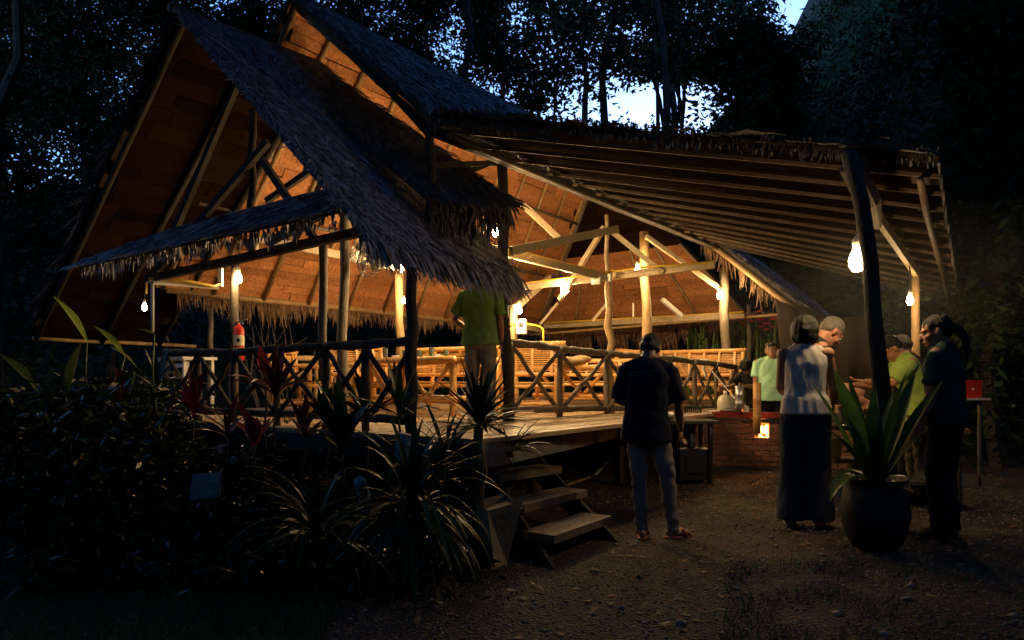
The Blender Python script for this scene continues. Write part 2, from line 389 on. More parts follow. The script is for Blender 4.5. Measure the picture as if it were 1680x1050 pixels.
for v in lt.data.vertices: v.co.z = max(ground_z(v.co.x, v.co.y)+.004, min(v.co.z, ground_z(v.co.x, v.co.y)+.03))
tag(pebbles(500, (-2.0, 5.2, 2.8, 9.5), .014, .035, 'stones', M['pebble']), 'larger loose stones here and there on the yard', 'stones', kind='stuff')
# ================================================================== PAVILION
D = Vector((.608, .794, 0)); N_ = Vector((-.794, .608, 0))      # along the ridge / towards the left eave
pav = empty('thatched_pavilion', 'large open bamboo pavilion with steep palm thatch roofs and a raised plank deck', 'pavilion', (0, 0, 0))
def bil(c, u, v):
    A, B, C_, Dd = c   # A,B = ridge front/back ; C_,Dd = eave front/back   (u along ridge, v down slope)
    return (A*(1-u)+B*u)*(1-v)+(C_*(1-u)+Dd*u)*v
def slab(name, c, th, m, parent, nu=8, nv=6):
    A, B, C_, Dd = c
    n = (B-A).cross(C_-A).normalized()
    if n.z < 0: n = -n
    V = [bil(c, i/nu, j/nv) for j in range(nv+1) for i in range(nu+1)]; K = len(V); w = nu+1
    Fc = [(j*w+i, j*w+i+1, (j+1)*w+i+1, (j+1)*w+i) for j in range(nv) for i in range(nu)]
    Fc += [tuple(x+K for x in f[::-1]) for f in Fc]
    rim = [i for i in range(w)]+[j*w+nu for j in range(1, nv+1)]+[nv*w+i for i in range(nu-1, -1, -1)]+[j*w for j in range(nv-1, 0, -1)]
    for a, b in zip(rim, rim[1:]+rim[:1]): Fc.append((a, a+K, b+K, b))
    return MB().add(V+[p+n*th for p in V], Fc).obj(name, m, parent), n
def blades(c, n, L, W, off, m, name, parent, jit=.32, vr=(0, 1.0), rag=.05, lift=.12, sag=0):
    """overlapping leaf blades laid down the slope"""
    A, B, C_, Dd = c
    nr = (B-A).cross(C_-A).normalized()
    if nr.z < 0: nr = -nr
    A_, B_, Cn, Dn = [np.array(x) for x in c]
    u = RS.uniform(-rag*.4, 1+rag*.4, (n, 1)); v = RS.uniform(vr[0], vr[1], (n, 1))
    base = (A_*(1-u)+B_*u)*(1-v)+(Cn*(1-u)+Dn*u)*v+np.array(nr)*(off+RS.uniform(0, .03, (n, 1)))
    dn = (Cn+Dn-A_-B_); dn /= np.linalg.norm(dn); al = (B_-A_)/np.linalg.norm(B_-A_)
    th = RS.normal(0, jit, (n, 1)); l = L*RS.uniform(.5, 1.35, (n, 1)); wd = W*RS.uniform(.6, 1.4, (n, 1))
    d = dn*np.cos(th)+al*np.sin(th); s = -dn*np.sin(th)+al*np.cos(th); nn = np.array(nr)
    lf = RS.uniform(-.02, lift, (n, 1)); tw = RS.uniform(-.5, .5, (n, 1))
    s = s*np.cos(tw)+nn*np.sin(tw)
    g = np.array([0, 0, -1.0])*sag*l
    p0 = base; p1 = base+d*l*.55+nn*lf*l; p2 = base+d*l+nn*lf*l*.6+g
    V = np.stack([p0-s*wd*.4, p0+s*wd*.4, p1+s*wd*.5, p1-s*wd*.5, p2+s*wd*.08, p2-s*wd*.08], 1).reshape(-1, 3)
    k = np.arange(n)[:, None]*6
    Q = np.concatenate([k+np.array([[0, 1, 2, 3]]), k+np.array([[3, 2, 4, 5]])])
    o = link(name, mesh_np(name, V, Q), m, parent); o['kind'] = 'stuff'; return o
def fringe(a, b, n, L, W, m, parent, out=Vector((0, 0, 0)), z0=.08, gaps=.35, name='thatch_fringe'):
    """loose blades hanging under an eave"""
    a = np.array(a); b = np.array(b); u = RS.rand(n, 1)
    dens = np.array([noise.noise(Vector((x*9, 2.2, 0)))*.9+.5 for x in u[:, 0]])
    keep = RS.rand(n) > gaps*(1-dens); u = u[keep]; n = len(u)
    al = (b-a)/np.linalg.norm(b-a); o_ = np.array(out)
    base = a*(1-u)+b*u+np.array([0, 0, 1])*RS.uniform(-z0, z0, (n, 1))
    l = L*RS.uniform(.3, 1.3, (n, 1))*(.6+.7*np.clip(dens[keep][:, None], 0, 1)); wd = W*RS.uniform(.6, 1.5, (n, 1))
    th = RS.normal(0, .22, (n, 1))
    d = np.array([0, 0, -1.0])*np.cos(th)+al*np.sin(th)+o_*RS.uniform(.0, .5, (n, 1))
    tw = RS.uniform(-1.2, 1.2, (n, 1)); nn = np.cross(al, [0, 0, 1.0]); s = al*np.cos(tw)+nn*np.sin(tw)
    p0 = base; p1 = base+d*l*.5+o_*.06; p2 = base+d*l
    V = np.stack([p0-s*wd*.4, p0+s*wd*.4, p1+s*wd*.5, p1-s*wd*.5, p2+s*wd*.06, p2-s*wd*.06], 1).reshape(-1, 3)
    k = np.arange(n)[:, None]*6
    Q = np.concatenate([k+np.array([[0, 1, 2, 3]]), k+np.array([[3, 2, 4, 5]])])
    o = link(name, mesh_np(name, V, Q), m, parent); o['kind'] = 'stuff'; return o
def panels(c, nu, nv, parent, meshes=None, drop=.03, th=.012, mask=None, name='thatch_panel', m=None):
    A, B, C_, Dd = c
    nr = (B-A).cross(C_-A).normalized()
    if nr.z < 0: nr = -nr
    m = m or M['panel']
    for j in range(nv):
        sh = random.uniform(-.4, .4)
        for i in range(nu+1):
            u0 = max(0, (i-.5+sh)/nu); u1 = min(1, (i+.5+sh)/nu)
            if u1-u0 < .2/nu: continue
            v0 = (j+.04)/nv; v1 = (j+.93)/nv
            if mask and not mask((u0+u1)/2, (v0+v1)/2): continue
            g = .004/nu
            q = [bil(c, u0+g, v0), bil(c, u1-g, v0), bil(c, u1-g, v1)-nr*drop*random.uniform(.7, 1.5), bil(c, u0+g, v1)-nr*drop*random.uniform(.7, 1.5)]
            q[0] = q[0]-nr*.012; q[1] = q[1]-nr*.012
            dd = (bil(c, u0, v1)-bil(c, u0, v0)).normalized()
            for z in (2, 3): q[z] = q[z]+dd*random.uniform(-.012, .02)
            q2 = [x+nr*th for x in q]
            MB().add(q+q2, [(0, 1, 2, 3), (7, 6, 5, 4), (0, 4, 5, 1), (1, 5, 6, 2), (2, 6, 7, 3), (3, 7, 4, 0)]).obj(name, m, parent)
def rafters(c, us, r, m, parent, v0=0, v1=1, off=.07, name='rafter'):
    A, B, C_, Dd = c; nr = (B-A).cross(C_-A).normalized()
    if nr.z < 0: nr = -nr
    for u in us: pole(name, bil(c, u, v0)-nr*off, bil(c, u, v1)-nr*off, r, m, parent, .006, 6, 8)

R1f = Vector((-3.66, 7.45, 5.26)); R1b = Vector((-2.48, 8.72, 5.26))
roofA = empty('front_roof', None, None); roofA.parent = pav
cA = [R1f, R1b, Vector((-1.12, 5.66, 2.36)), Vector((.02, 7.2, 2.30))]
s_, nA = slab('roof_slab', cA, .06, M['thatch_base'], roofA)
blades(cA, 46000, .20, .017, .062, M['thatch'], 'thatch', roofA, vr=(-.01, .96), rag=.06, jit=.42)
blades(cA, 3200, .31, .024, .03, M['thatch'], 'eave_thatch', roofA, vr=(.88, .97), rag=.05, jit=.25, sag=.25)
# ragged clumps at the eave tips
for q in range(9):
    u = .05+q*.115+random.uniform(-.03, .03); p = bil(cA, u, .99)
    cc = [bil(cA, u-.04, .92), bil(cA, u+.04, .92), bil(cA, u-.04, .98), bil(cA, u+.04, .98)]
    blades(cc, 45, .27, .026, .02, M['thatch'], 'thatch_tuft', roofA, jit=.3, sag=.35, lift=.05)
rr_ = [R1f+nA*.07, R1b+nA*.07]
MB().tube(wob(rr_[0]-D*.1, rr_[1], 6, .01), .045, 8).obj('ridge_cap', M['pole_dark'], roofA, True)
# left slope of the front roof
cL = [R1f, R1b, R1f+N_*4.35+Vector((0, 0, -3.31)), R1f+N_*4.35+D*1.9+Vector((0, 0, -3.33))]
slab('roof_slab', [x+Vector((0, 0, .03)) for x in cL], .05, M['backing'], roofA)
panels(cL, 2, 24, roofA, m=M['panel_shade'])
rafters(cL, (.03, .5, .97), .04, M['beam_dark'], roofA)
blades([x+Vector((0, 0, .09)) for x in cL], 4000, .3, .04, .0, M['thatch'], 'thatch', roofA)
pole('eave_pole', bil(cL, 0, .99)-Vector((0, 0, .08)), bil(cL, 1.3, .99)-Vector((0, 0, .08)), .03, M['pole'], roofA)
# short shallow roof piece behind it with long ragged fringe
roofB = empty('side_roof', None, None); roofB.parent = pav
cB = [Vector((-2.9, 8.3, 5.05)), Vector((-2.46, 8.76, 5.2)), Vector((-.80, 6.62, 3.02)), Vector((-.02, 7.02, 3.05))]
slab('roof_slab', cB, .07, M['thatch_base'], roofB)
blades(cB, 9000, .24, .02, .07, M['thatch_base'], 'thatch', roofB)
fringe(cB[2], cB[3], 500, .30, .018, M['thatch_base'], roofB, out=Vector((.3, -.2, 0)), gaps=.5)
fringe(bil(cB, 1, .7), cB[3], 260, .26, .018, M['thatch_base'], roofB, out=Vector((.4, .1, 0)), gaps=.6)

# main roof ---------------------------------------------------------------
roofC = empty('main_roof', None, None); roofC.parent = pav
R2f = Vector((-2.68, 8.27, 5.9)); LEN = 7.35
R2b = R2f+D*LEN
cR = [R2f, R2b, R2f-N_*2.44+Vector((0, 0, -2.1)), R2b-N_*2.44+Vector((0, 0, -2.1))]
slab('roof_slab', cR, .07, M['thatch_base'], roofC)
blades([cR[0], bil(cR, .75, 0), cR[2], bil(cR, .75, 1)], 42000, .22, .02, .072, M['thatch'], 'thatch', roofC, rag=.02, jit=.42)
rafters(cR, [.02+i*.09 for i in range(11)], .035, M['pole_dark'], roofC)
MB().tube(wob(R2f+Vector((0, 0, .09)), R2b+Vector((0, 0, .09)), 9, .012), .05, 8).obj('ridge_cap', M['pole_dark'], roofC, True)
EL = Vector((-4.4, 11.7, 2.7)); EC = Vector((.75, 18.3, 2.7))
ELf = R2f+N_*3.46; ELf.z = 2.72
cM = [R2f, R2b, ELf, EC]
slab('roof_slab', [x+Vector((0, 0, .035)) for x in cM], .06, M['backing'], roofC)
panels(cM, 6, 30, roofC)
rafters(cM, [.01, .09, .18, .27, .36, .45, .54, .63, .72, .81, .90, .985], .036, M['pole'], roofC, .0, 1.0, .055)
for v in (.30, .62): pole('purlin', bil(cM, 0, v)-Vector((0, 0, .16)), bil(cM, 1, v)-Vector((0, 0, .16)), .03, M['pole_dark'], roofC)
pole('eave_pole', EL.lerp(ELf, .9)-Vector((0, 0, .05)), EC-Vector((0, 0, .05)), .05, M['pole'], roofC, .02)
fringe(ELf.lerp(EL, .2)-Vector((0, 0, .02)), EC-Vector((0, 0, .02)), 1900, .30, .024, M['fringe'], roofC, gaps=.75)
# far hip slope, cut off below the gablet
ED = Vector((5.2, 15.05, 2.72)); hp = R2b
hl = lambda t: EC.lerp(hp, t); hr = lambda t: ED.lerp(hp, t)
cH = [hl(.47), hr(.47), EC, ED]
cG = [hl(.93), hr(.93), hl(.46), hr(.46)]
slab('roof_slab', [x+Vector((0, 0, .03)) for x in cG], .06, M['backing'], roofC)
panels(cG, 2, 10, roofC, m=M['panel_shade'])  # upper hip is less lit: its shade comes from the darkened panel colour
slab('roof_slab', [x+Vector((0, 0, .03)) for x in cH], .06, M['backing'], roofC)
panels(cH, 3, 13, roofC)
rafters(cH, (.0, .2, .4, .6, .8, 1), .035, M['pole'], roofC, off=.06)
pole('eave_pole', EC-Vector((0, 0, .06)), ED-Vector((0, 0, .06)), .035, M['pole'], roofC)
fringe(EC, ED+Vector((.9, -.6, 0)), 1500, .62, .03, M['fringe'], roofC, gaps=.7)
pole('hip_rafter', EC-Vector((0, 0, .04)), hp-Vector((0, 0, .1)), .06, M['pole_dark'], roofC)
# right slope beyond the canopy, running down to a low eave
pf = lambda t, s: R2f+D*t-N_*s+Vector((0, 0, -.86*s))
cF = [pf(7.35, 2.2), pf(8.9, 2.3), pf(7.4, 4.28), pf(8.9, 4.2)]
slab('roof_slab', cF, .07, M['thatch_base'], roofC)
blades(cF, 13000, .26, .022, .072, M['thatch'], 'thatch', roofC, rag=.03)
panels([x-Vector((0, 0, .01)) for x in cF], 1, 8, roofC)
pole('verge_rafter', pf(7.3, .3)-Vector((0, 0, .06)), pf(7.34, 4.3)-Vector((0, 0, .06)), .05, M['pole'], roofC)
fringe(cF[2], cF[3], 260, .5, .03, M['fringe'], roofC, gaps=.5)
fringe(cF[0], cF[2], 240, .35, .03, M['fringe'], roofC, gaps=.6)

# skirt roof over the gable ------------------------------------------------
roofS = empty('skirt_roof', None, None); roofS.parent = pav
cS = [P(330, 372, 8.0), P(565, 312, 6.4), P(128, 446, 8.9), P(556, 352, 5.95)]
cS = [P(300, 380, 8.3), P(568, 314, 6.5), P(132, 440, 8.9), P(560, 350, 6.0)]
slab('roof_slab', cS, .05, M['thatch_base'], roofS)
blades(cS, 9000, .22, .018, .05, M['thatch'], 'thatch', roofS)
fringe(cS[2], cS[3], 900, .12, .018, M['thatch'], roofS, gaps=.5)
beam('ledger', P(440, 398, 7.1), P(568, 330, 6.35), .06, .07, M['beam_dark'], roofS)

# canopy over the cooking yard ----------------------------------------------
roofK = empty('canopy_roof', None, None); roofK.parent = pav
K0 = Vector((-.80, 6.7, 3.86)); K1 = K0+D*7.2; K2 = Vector((3.50, 5.6, 3.08)); K3 = Vector((6.75, 10.3, 2.55))
cK = [K0, K1, K2, K3]
slab('roof_slab', cK, .06, M['backing'], roofK)
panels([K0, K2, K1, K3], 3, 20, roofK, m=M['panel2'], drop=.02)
for i in range(13):
    u = .015+i*.0805
    beam('rafter', bil(cK, u, 0)-Vector((0, 0, .08)), bil(cK, u, 1.0)-Vector((0, 0, .08)), .014, .035, M['batten'], roofK)
for v in (.04, .97): pole('purlin', bil(cK, 0, v)-Vector((0, 0, .15)), bil(cK, 1, v)-Vector((0, 0, .15)), .03, M['rafter_dark'], roofK)
blades([x+Vector((0, 0, .0)) for x in cK], 9000, .3, .03, .07, M['thatch_base'], 'thatch', roofK, vr=(0, .93), rag=0)
fringe(K0+Vector((0, 0, .06)), K2+Vector((0, 0, .06)), 1300, .07, .02, M['thatch_base'], roofK, gaps=.3)
fringe(K2+Vector((0, 0, .06)), K3+Vector((0, 0, .06)), 500, .13, .02, M['thatch_base'], roofK, gaps=.6)
def plate(t0, t1): return pf(t0, 2.46)-Vector((0, 0, .04)), pf(t1, 2.46)-Vector((0, 0, .04))
a_, b_ = plate(-.1, 7.4); pole('wall_plate', a_, b_, .06, M['bark'], roofC)

# frame -------------------------------------------------------------------
def post(pt, pb, Y, r, m, amt=.014, zb=None, par=None):
    a = P(*pb, Y); b = P(*pt, Y)
    if zb is not None: a.z = zb
    return pole('post', a, b, r, m, par or pav, amt, 9, 12, r*.9)
post((676, 440), (676, 700), 5.80, .055, M['bark'], zb=.2)
post((530, 398), (534, 670), 7.2, .048, M['pole_dark'], zb=.2)
post((566, 338), (560, 660), 8.2, .066, M['pole_dark'], zb=.2)
post((386, 432), (384, 650), 9.3, .062, M['pole_dark'], zb=.2)
post((655, 438), (657, 600), 11.4, .075, M['pole'], zb=.82)
post((705, 205), (705, 430), 6.75, .05, M['bark'])
post((822, 258), (835, 690), 7.75, .066, M['bark'], .02, zb=.82)
post((1000, 448), (1001, 683), 9.5, .055, M['pole'], .03, zb=.8)
post((843, 500), (843, 590), 12.2, .085, M['pole'], zb=.82)
post((1057, 380), (1062, 660), 11.4, .085, M['pole'], .02, zb=.7)
post((1188, 440), (1193, 660), 12.6, .09, M['pole_dark'], .03, zb=.2)
post((1229, 500), (1229, 600), 14.6, .055, M['pole_dark'], zb=.1)
post((345, 505), (345, 650), 11.5, .05, M['pole_dark'], zb=.2)
# canopy posts
b_ = P(1462, 850, 5.55); b_.z = .03
pole_pts = [b_, P(1449, 660, 5.48), P(1433, 520, 5.43), P(1428, 430, 5.40), P(1413, 330, 5.4), P(1393, 252, 5.5)]
MB().tube(pole_pts, [.074, .070, .064, .060, .060, .066], 12).obj('post', M['bark'], roofK, True)
MB().tube([P(1498, 820, 8.1)*1.0, P(1503, 600, 8.1), P(1502, 505, 8.1), P(1503, 452, 8.1)], [.05, .048, .045, .045], 10).obj('post', M['pole'], roofK, True)
beam('tie_beam', P(1389, 282, 5.55), P(1506, 452, 8.2), .05, .10, M['beam'], roofK)
MB().tube([P(1396, 270, 5.5), P(1425, 330, 5.62), P(1440, 372, 5.9)], [.10, .10, .03], 8).obj('bracket', M['bark'], roofK)
# front truss in the plane of the left railing
beam('tie_beam', P(243, 458, 8.35), P(606, 377, 6.22), .07, .085, M['bark'], pav)
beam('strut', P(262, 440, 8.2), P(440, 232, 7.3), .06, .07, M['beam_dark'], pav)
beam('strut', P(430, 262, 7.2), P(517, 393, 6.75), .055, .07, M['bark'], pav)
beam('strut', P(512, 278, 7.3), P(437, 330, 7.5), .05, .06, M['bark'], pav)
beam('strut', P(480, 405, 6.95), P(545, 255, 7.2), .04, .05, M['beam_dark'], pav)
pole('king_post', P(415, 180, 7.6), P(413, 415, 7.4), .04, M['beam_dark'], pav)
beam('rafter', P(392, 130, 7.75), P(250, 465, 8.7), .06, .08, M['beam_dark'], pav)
beam('bracket', P(362, 440, 9.0), P(362, 470, 9.0), .05, .05, M['white'], pav)
beam('collar_beam', P(418, 360, 8.8), P(418, 415, 8.8), .05, .16, M['white'], pav)
# long beam with the cables, left side of hall (ridge direction)
def hb(pa, pb, w_=.06, h_=.10, m=None, par=pav, name='tie_beam'): return beam(name, P(*pa), P(*pb), w_, h_, m or M['beam'], par)
hb((420, 390, 7.9), (655, 440, 11.2))
hb((780, 402, 7.9), (1000, 457, 9.5))
hb((838, 412, 7.75), (1012, 376, 9.4))
hb((852, 471, 10.6), (1172, 434, 8.9))
hb((893, 535, 16.6), (1222, 517, 13.6), .07, .12)
hb((843, 532, 12.2), (895, 545, 16), .05, .08)
pole('rail_pole', P(870, 549, 16.8), P(1290, 515, 13.2), .03, M['pole'], pav)
# small truss on the middle post
hb((992, 372, 9.5), (918, 492, 10.2), .05, .07, None, pav, 'strut')
hb((1004, 380, 9.5), (1088, 448, 9.25), .05, .07, None, pav, 'strut')
hb((1060, 388, 11.3), (1190, 480, 12.6), .05, .07, None, pav, 'strut')
pole('king_post', P(995, 352, 9.5), P(997, 450, 9.5), .028, M['beam'], pav)
hb((857, 335, 9.0), (924, 398, 9.2), .05, .07, None, pav, 'strut')
hb((812, 345, 9.6), (770, 420, 9.9), .04, .06, None, pav, 'strut')
hb((1086, 491, 13.8), (1118, 518, 14.0), .07, .08, M['white'], pav, 'strut')
hb((1039, 497, 13.8), (1039, 520, 13.9), .03, .04, M['white'], pav, 'strut')
hb((972, 527, 14.2), (996, 497, 14.2), .04, .06, None, pav, 'strut')
hb((886, 532, 14.0), (915, 497, 14.0), .04, .05, None, pav, 'strut')
hb((845, 505, 12.0), (902, 455, 13.5), .07, .12, None, pav, 'strut')
pole('rafter', P(700, 217, 6.9), P(560, 60, 8.0), .04, M['beam_dark'], pav)
hb((705, 272, 6.75), (812, 268, 7.75), .05, .06, M['bark'], pav, 'strut')
hb((744, 290, 7.2), (815, 262, 7.75), .06, .07, M['bark'], pav, 'strut')
# cables: yellow conduit runs
def cable(pts, r=.009, m=None, name='cable'):
    return MB().tube(pts, r, 6).obj(name, m or M['yellow'], pav, True)
def run(pts, r=.009): cable([P(*p) for p in pts], r)
run([(420, 385, 7.8), (480, 397, 8.6), (560, 413, 9.8), (640, 431, 11.1), (655, 428, 11.2), (660, 436, 11.2)], .016)
run([(784, 398, 7.85), (860, 415, 8.4), (940, 435, 9.0), (992, 448, 9.4), (1000, 443, 9.5), (1010, 445, 9.5), (1060, 438, 9.25), (1172, 430, 8.85)], .014)
run([(852, 466, 10.5), (925, 456, 10.0), (990, 449, 9.5)], .014)
run([(896, 530, 16.3), (1000, 524, 15.5), (1120, 518, 14.6), (1220, 512, 13.5)], .024)
run([(838, 533, 12.1), (862, 531, 12.2), (885, 535, 12.3), (891, 540, 12.3), (892, 568, 12.3)], .02)
run([(244, 458, 8.2), (300, 460, 8.4), (352, 470, 8.8), (361, 465, 9.0), (362, 440, 9.0)], .02)
run([(240, 452, 8.5), (240, 482, 8.5)], .012)
cable([P(250, 465, 8.3), P(250, 545, 8.3)], .022, M['white'], 'conduit'); beam('conduit', P(250, 463, 8.3), P(358, 472, 8.9), .05, .05, M['white'], pav)
# deck ---------------------------------------------------------------------
DZ = .83
poly = [Vector((-.3, 5.45)), Vector((1.45, 8.7)), Vector((5.9, 13.6)), Vector((1.0, 18.0)), Vector((-5.9, 11.6)), Vector((-4.75, 8.3))]
d2 = Vector((.608, .794)); n2 = Vector((-.794, .608)); O2 = Vector((-.3, 5.45))
def clip_line(b):
    o = O2+n2*b; ts = []
    for i in range(len(poly)):
        p, q = poly[i], poly[(i+1) % len(poly)]; e = q-p
        den = d2.x*e.y-d2.y*e.x
        if abs(den) < 1e-9: continue
        wv = p-o; t = (wv.x*e.y-wv.y*e.x)/den; s = (wv.x*d2.y-wv.y*d2.x)/den
        if 0 <= s <= 1: ts.append(t)
    return (min(ts), max(ts)) if len(ts) >= 2 else None
deck = empty('deck', None, None); deck.parent = pav
b = -3.0
while b < 6.5:
    w_ = .165
    r0 = clip_line(b+w_*.5)
    if r0 and r0[1]-r0[0] > .3:
        t0, t1 = r0; cuts = [t0]
        while cuts[-1]+4.2 < t1: cuts.append(cuts[-1]+random.uniform(2.6, 3.4))
        cuts.append(t1)
        for i in range(len(cuts)-1):
            a = O2+d2*(cuts[i]+.004)+n2*(b+w_/2); c = O2+d2*(cuts[i+1]-.004)+n2*(b+w_/2); zz = DZ-.02+random.uniform(-.003, .003)
            beam('plank', (a.x, a.y, zz), (c.x, c.y, zz), w_-.008, .04, M['deck'], deck)
    b += w_
def fascia(p, q, h=.20, m=None):
    beam('fascia_board', (p.x, p.y, DZ-.045-h/2), (q.x, q.y, DZ-.045-h/2), .06, h, m or M['fascia'], deck)
fascia(poly[0]+Vector((.02, 0)), poly[1]+Vector((.02, 0))); fascia(poly[1], poly[2]); fascia(poly[0], poly[5], .16, M['dirt'])
for k in range(6):
    p = O2+d2*(1.5+k*1.8)+n2*.4; q = O2+d2*(1.5+k*1.8)+n2*5.2
    beam('joist', (p.x, p.y, DZ-.12), (q.x, q.y, DZ-.12), .08, .13, M['dirt'], deck)
    for f in (.02, .5, .98):
        s = p.lerp(q, f); pole('stilt', (s.x, s.y, -.02), (s.x, s.y, DZ-.185), .07, M['dirt'], deck)
# railings ------------------------------------------------------------------
def railing(pts, ndiv, r=.042, m=None, mb_=None):
    rl = empty('railing', None, None); rl.parent = pav; m = m or M['pole_dark']
    for s in range(len(pts)-1):
        (a0, a1), (b0, b1) = pts[s], pts[s+1]       # bottom, top at both ends
        n = ndiv[s]
        MB().tube(wob(a1, b1, 12, .016), [r*random.uniform(.85, 1.15) for _ in range(12)], 10).obj('top_rail', m, rl, True)
        MB().tube(wob(a0, b0, 10, .014), [r*.9*random.uniform(.9, 1.1) for _ in range(10)], 10).obj('bottom_rail', m, rl, True)
        for i in range(n+1):
            t = i/n; lo = a0.lerp(b0, t); hi = a1.lerp(b1, t)
            if i > 0 or s == 0: pole('baluster', lo-Vector((0, 0, .12)), hi, r*.85, m, rl, .01, 6, 8)
            if i < n:
                t2 = (i+1)/n; lo2 = a0.lerp(b0, t2); hi2 = a1.lerp(b1, t2); off = Vector((.02, -.03, 0))
                pole('brace', lo+off, hi2+off, r*.62, m, rl, .015, 6, 8); pole('brace', lo2-off, hi-off, r*.62, m, rl, .015, 6, 8)
    return rl
fr = lambda px, yb, yt, Y: (P(px, yb, Y), P(px, yt, Y))
railing([fr(272, 672, 578, 8.3), fr(385, 676, 578, 7.5), fr(534, 682, 568, 6.6), fr(676, 690, 560, 5.8)], [2, 2, 2], .042, M['bark'])
railing([fr(838, 672, 562, 8.0), fr(918, 671, 572, 8.6), fr(995, 670, 580, 9.4), fr(1100, 668, 588, 10.3), fr(1208, 668, 602, 11.6)], [1, 1, 2, 3], .045)
# the far railing seen through the hall
railing([fr(1010, 655, 575, 14), fr(1180, 650, 588, 12.9)], [5], .05, M['bamboo'])
railing([fr(440, 660, 588, 11.0), fr(640, 650, 590, 14.0)], [3], .045, M['pole'])
# steps -----------------------------------------------------------------------
st = empty('wooden_steps', 'rough plank steps leading down from the deck to the yard', 'steps', (0, 0, 0))
tr = [((800, 742, 6.1), (876, 731, 6.75)), ((812, 781, 5.74), (914, 767, 6.3)), ((850, 829, 5.28), (954, 804, 6.0)), ((898, 878, 4.95), (993, 848, 5.66))]
zs = [.66, .50, .335, .175]
ends = []
for (a, b_), z in zip(tr, zs):
    a = P(*a); b_ = P(*b_); a.z = b_.z = z
    sd = (b_-a).cross(Vector((0, 0, 1))).normalized()
    mb = MB(); d_ = (b_-a); mb.box((0, 0, 0), (.28, d_.length, .06), Matrix((sd, d_.normalized(), Vector((0, 0, 1)))).transposed()); 
    o = mb.obj('tread', M['step'], st); o.location = (a+b_)/2-sd*.08+Vector((0, 0, -.022)); ends.append((a-sd*.08, b_-sd*.08, sd))
for w_ in (0, 1):
    top = ends[0][w_]; bot = ends[3][w_]; dr = (bot-top); e_ = Vector((dr.x, dr.y, 0)).normalized()
    p0 = top-e_*.18+Vector((0, 0, .1)); p1 = bot+e_*.30; p1.z = .01
    lat = (ends[0][1]-ends[0][0]).normalized()*.02*(-1 if w_ == 0 else 1)
    mb = MB(); V = [p0+Vector((0, 0, -.02)), p1, p1-e_*.45, p0+Vector((0, 0, -.32))]
    V2 = [v+lat*2 for v in V]
    mb.add(V+V2, [(0, 1, 2, 3), (7, 6, 5, 4), (0, 4, 5, 1), (1, 5, 6, 2), (2, 6, 7, 3), (3, 7, 4, 0)]).obj('stringer', M['dirt'] if w_ else M['bark'], st)
beam('newel', P(826, 745, 6.1), P(828, 815, 5.9), .10, .10, M['step'], st)
# ================================================================== BULBS
M['bulb'] = emis('lit_bulb', (1.0, .60, .24), 1)
def bulb_mat(name, watts, area, col=(1.0, .60, .24)):
    lum = watts/(math.pi*area); m = emis(name, col, lum); return m
def bulb(px, py, Y, label, watts=BULB, r=.050, h=.155, drop=.25, col=(1.0, .66, .31), shade=False, caged=False):
    c = P(px, py, Y)
    if watts != BULB: watts *= BULB/46 
    rt = empty('hanging_bulb', label, 'light bulb', c, 0, 'bare bulbs hanging in the pavilion')
    prof = [(.0, -h*.55), (r*.55, -h*.5), (r*.95, -h*.3), (r, -h*.05), (r*.75, h*.2), (r*.42, h*.4), (0, h*.42)]
    area = 2*math.pi*r*h*.85
    MB().lathe((0, 0, 0), prof, 12).obj('bulb', bulb_mat('lit_bulb', watts, area, col), rt, True)
    MB().lathe((0, 0, 0), [(0, h*.42), (r*.55, h*.42), (r*.6, h*.75), (r*.25, h*.9), (0, h*.9)], 12).obj('socket', M['cream'], rt, True)
    MB().tube([(0, 0, h*.88), (.01, 0, h+drop*.5), (0, .01, h+drop)], .009, 6).obj('cord', M['black'], rt)
    return rt
bulb(391, 455, 9.15, 'bare glowing bulb beside the post with the fire extinguisher', 17)
bulb(237, 503, 8.5, 'small white bulb hanging alone at the far left of the gable', 1.6, .030, .10, .3, (1.0, .82, .6))
bulb(658, 438, 10.9, 'glowing bulb half hidden by the front thatch edge above the pale post', 40)
bulb(662, 493, 11.0, 'small bulb low on the pale post behind the front corner post', 22, .028, .09)
bulb(813, 379, 8.2, 'bright bulb hanging high beside the dark middle post', 62, .034, .13)
bulb(840, 458, 8.3, 'bulb just above the tip of the front thatch eave', 52)
bulb(851, 507, 11.7, 'bulb lighting the pale post right of the man in green', 66)
b_ = bulb(927, 472, 10.1, 'large bulb hanging below the cross beam in the centre of the hall', 90, .055, .16, .05)
bulb(1046, 443, 11.0, 'bulb hanging left of the tall post above the man in navy', 44)
bulb(1181, 483, 12.2, 'bulb on the far right post of the hall', 50)
bulb(1406, 424, 5.56, 'brightest bulb hanging beside the crooked canopy post', 32, .062, .20, .2)
bulb(1493, 491, 7.7, 'bulb over the right edge of the cooking shelter', 16, .034, .12)
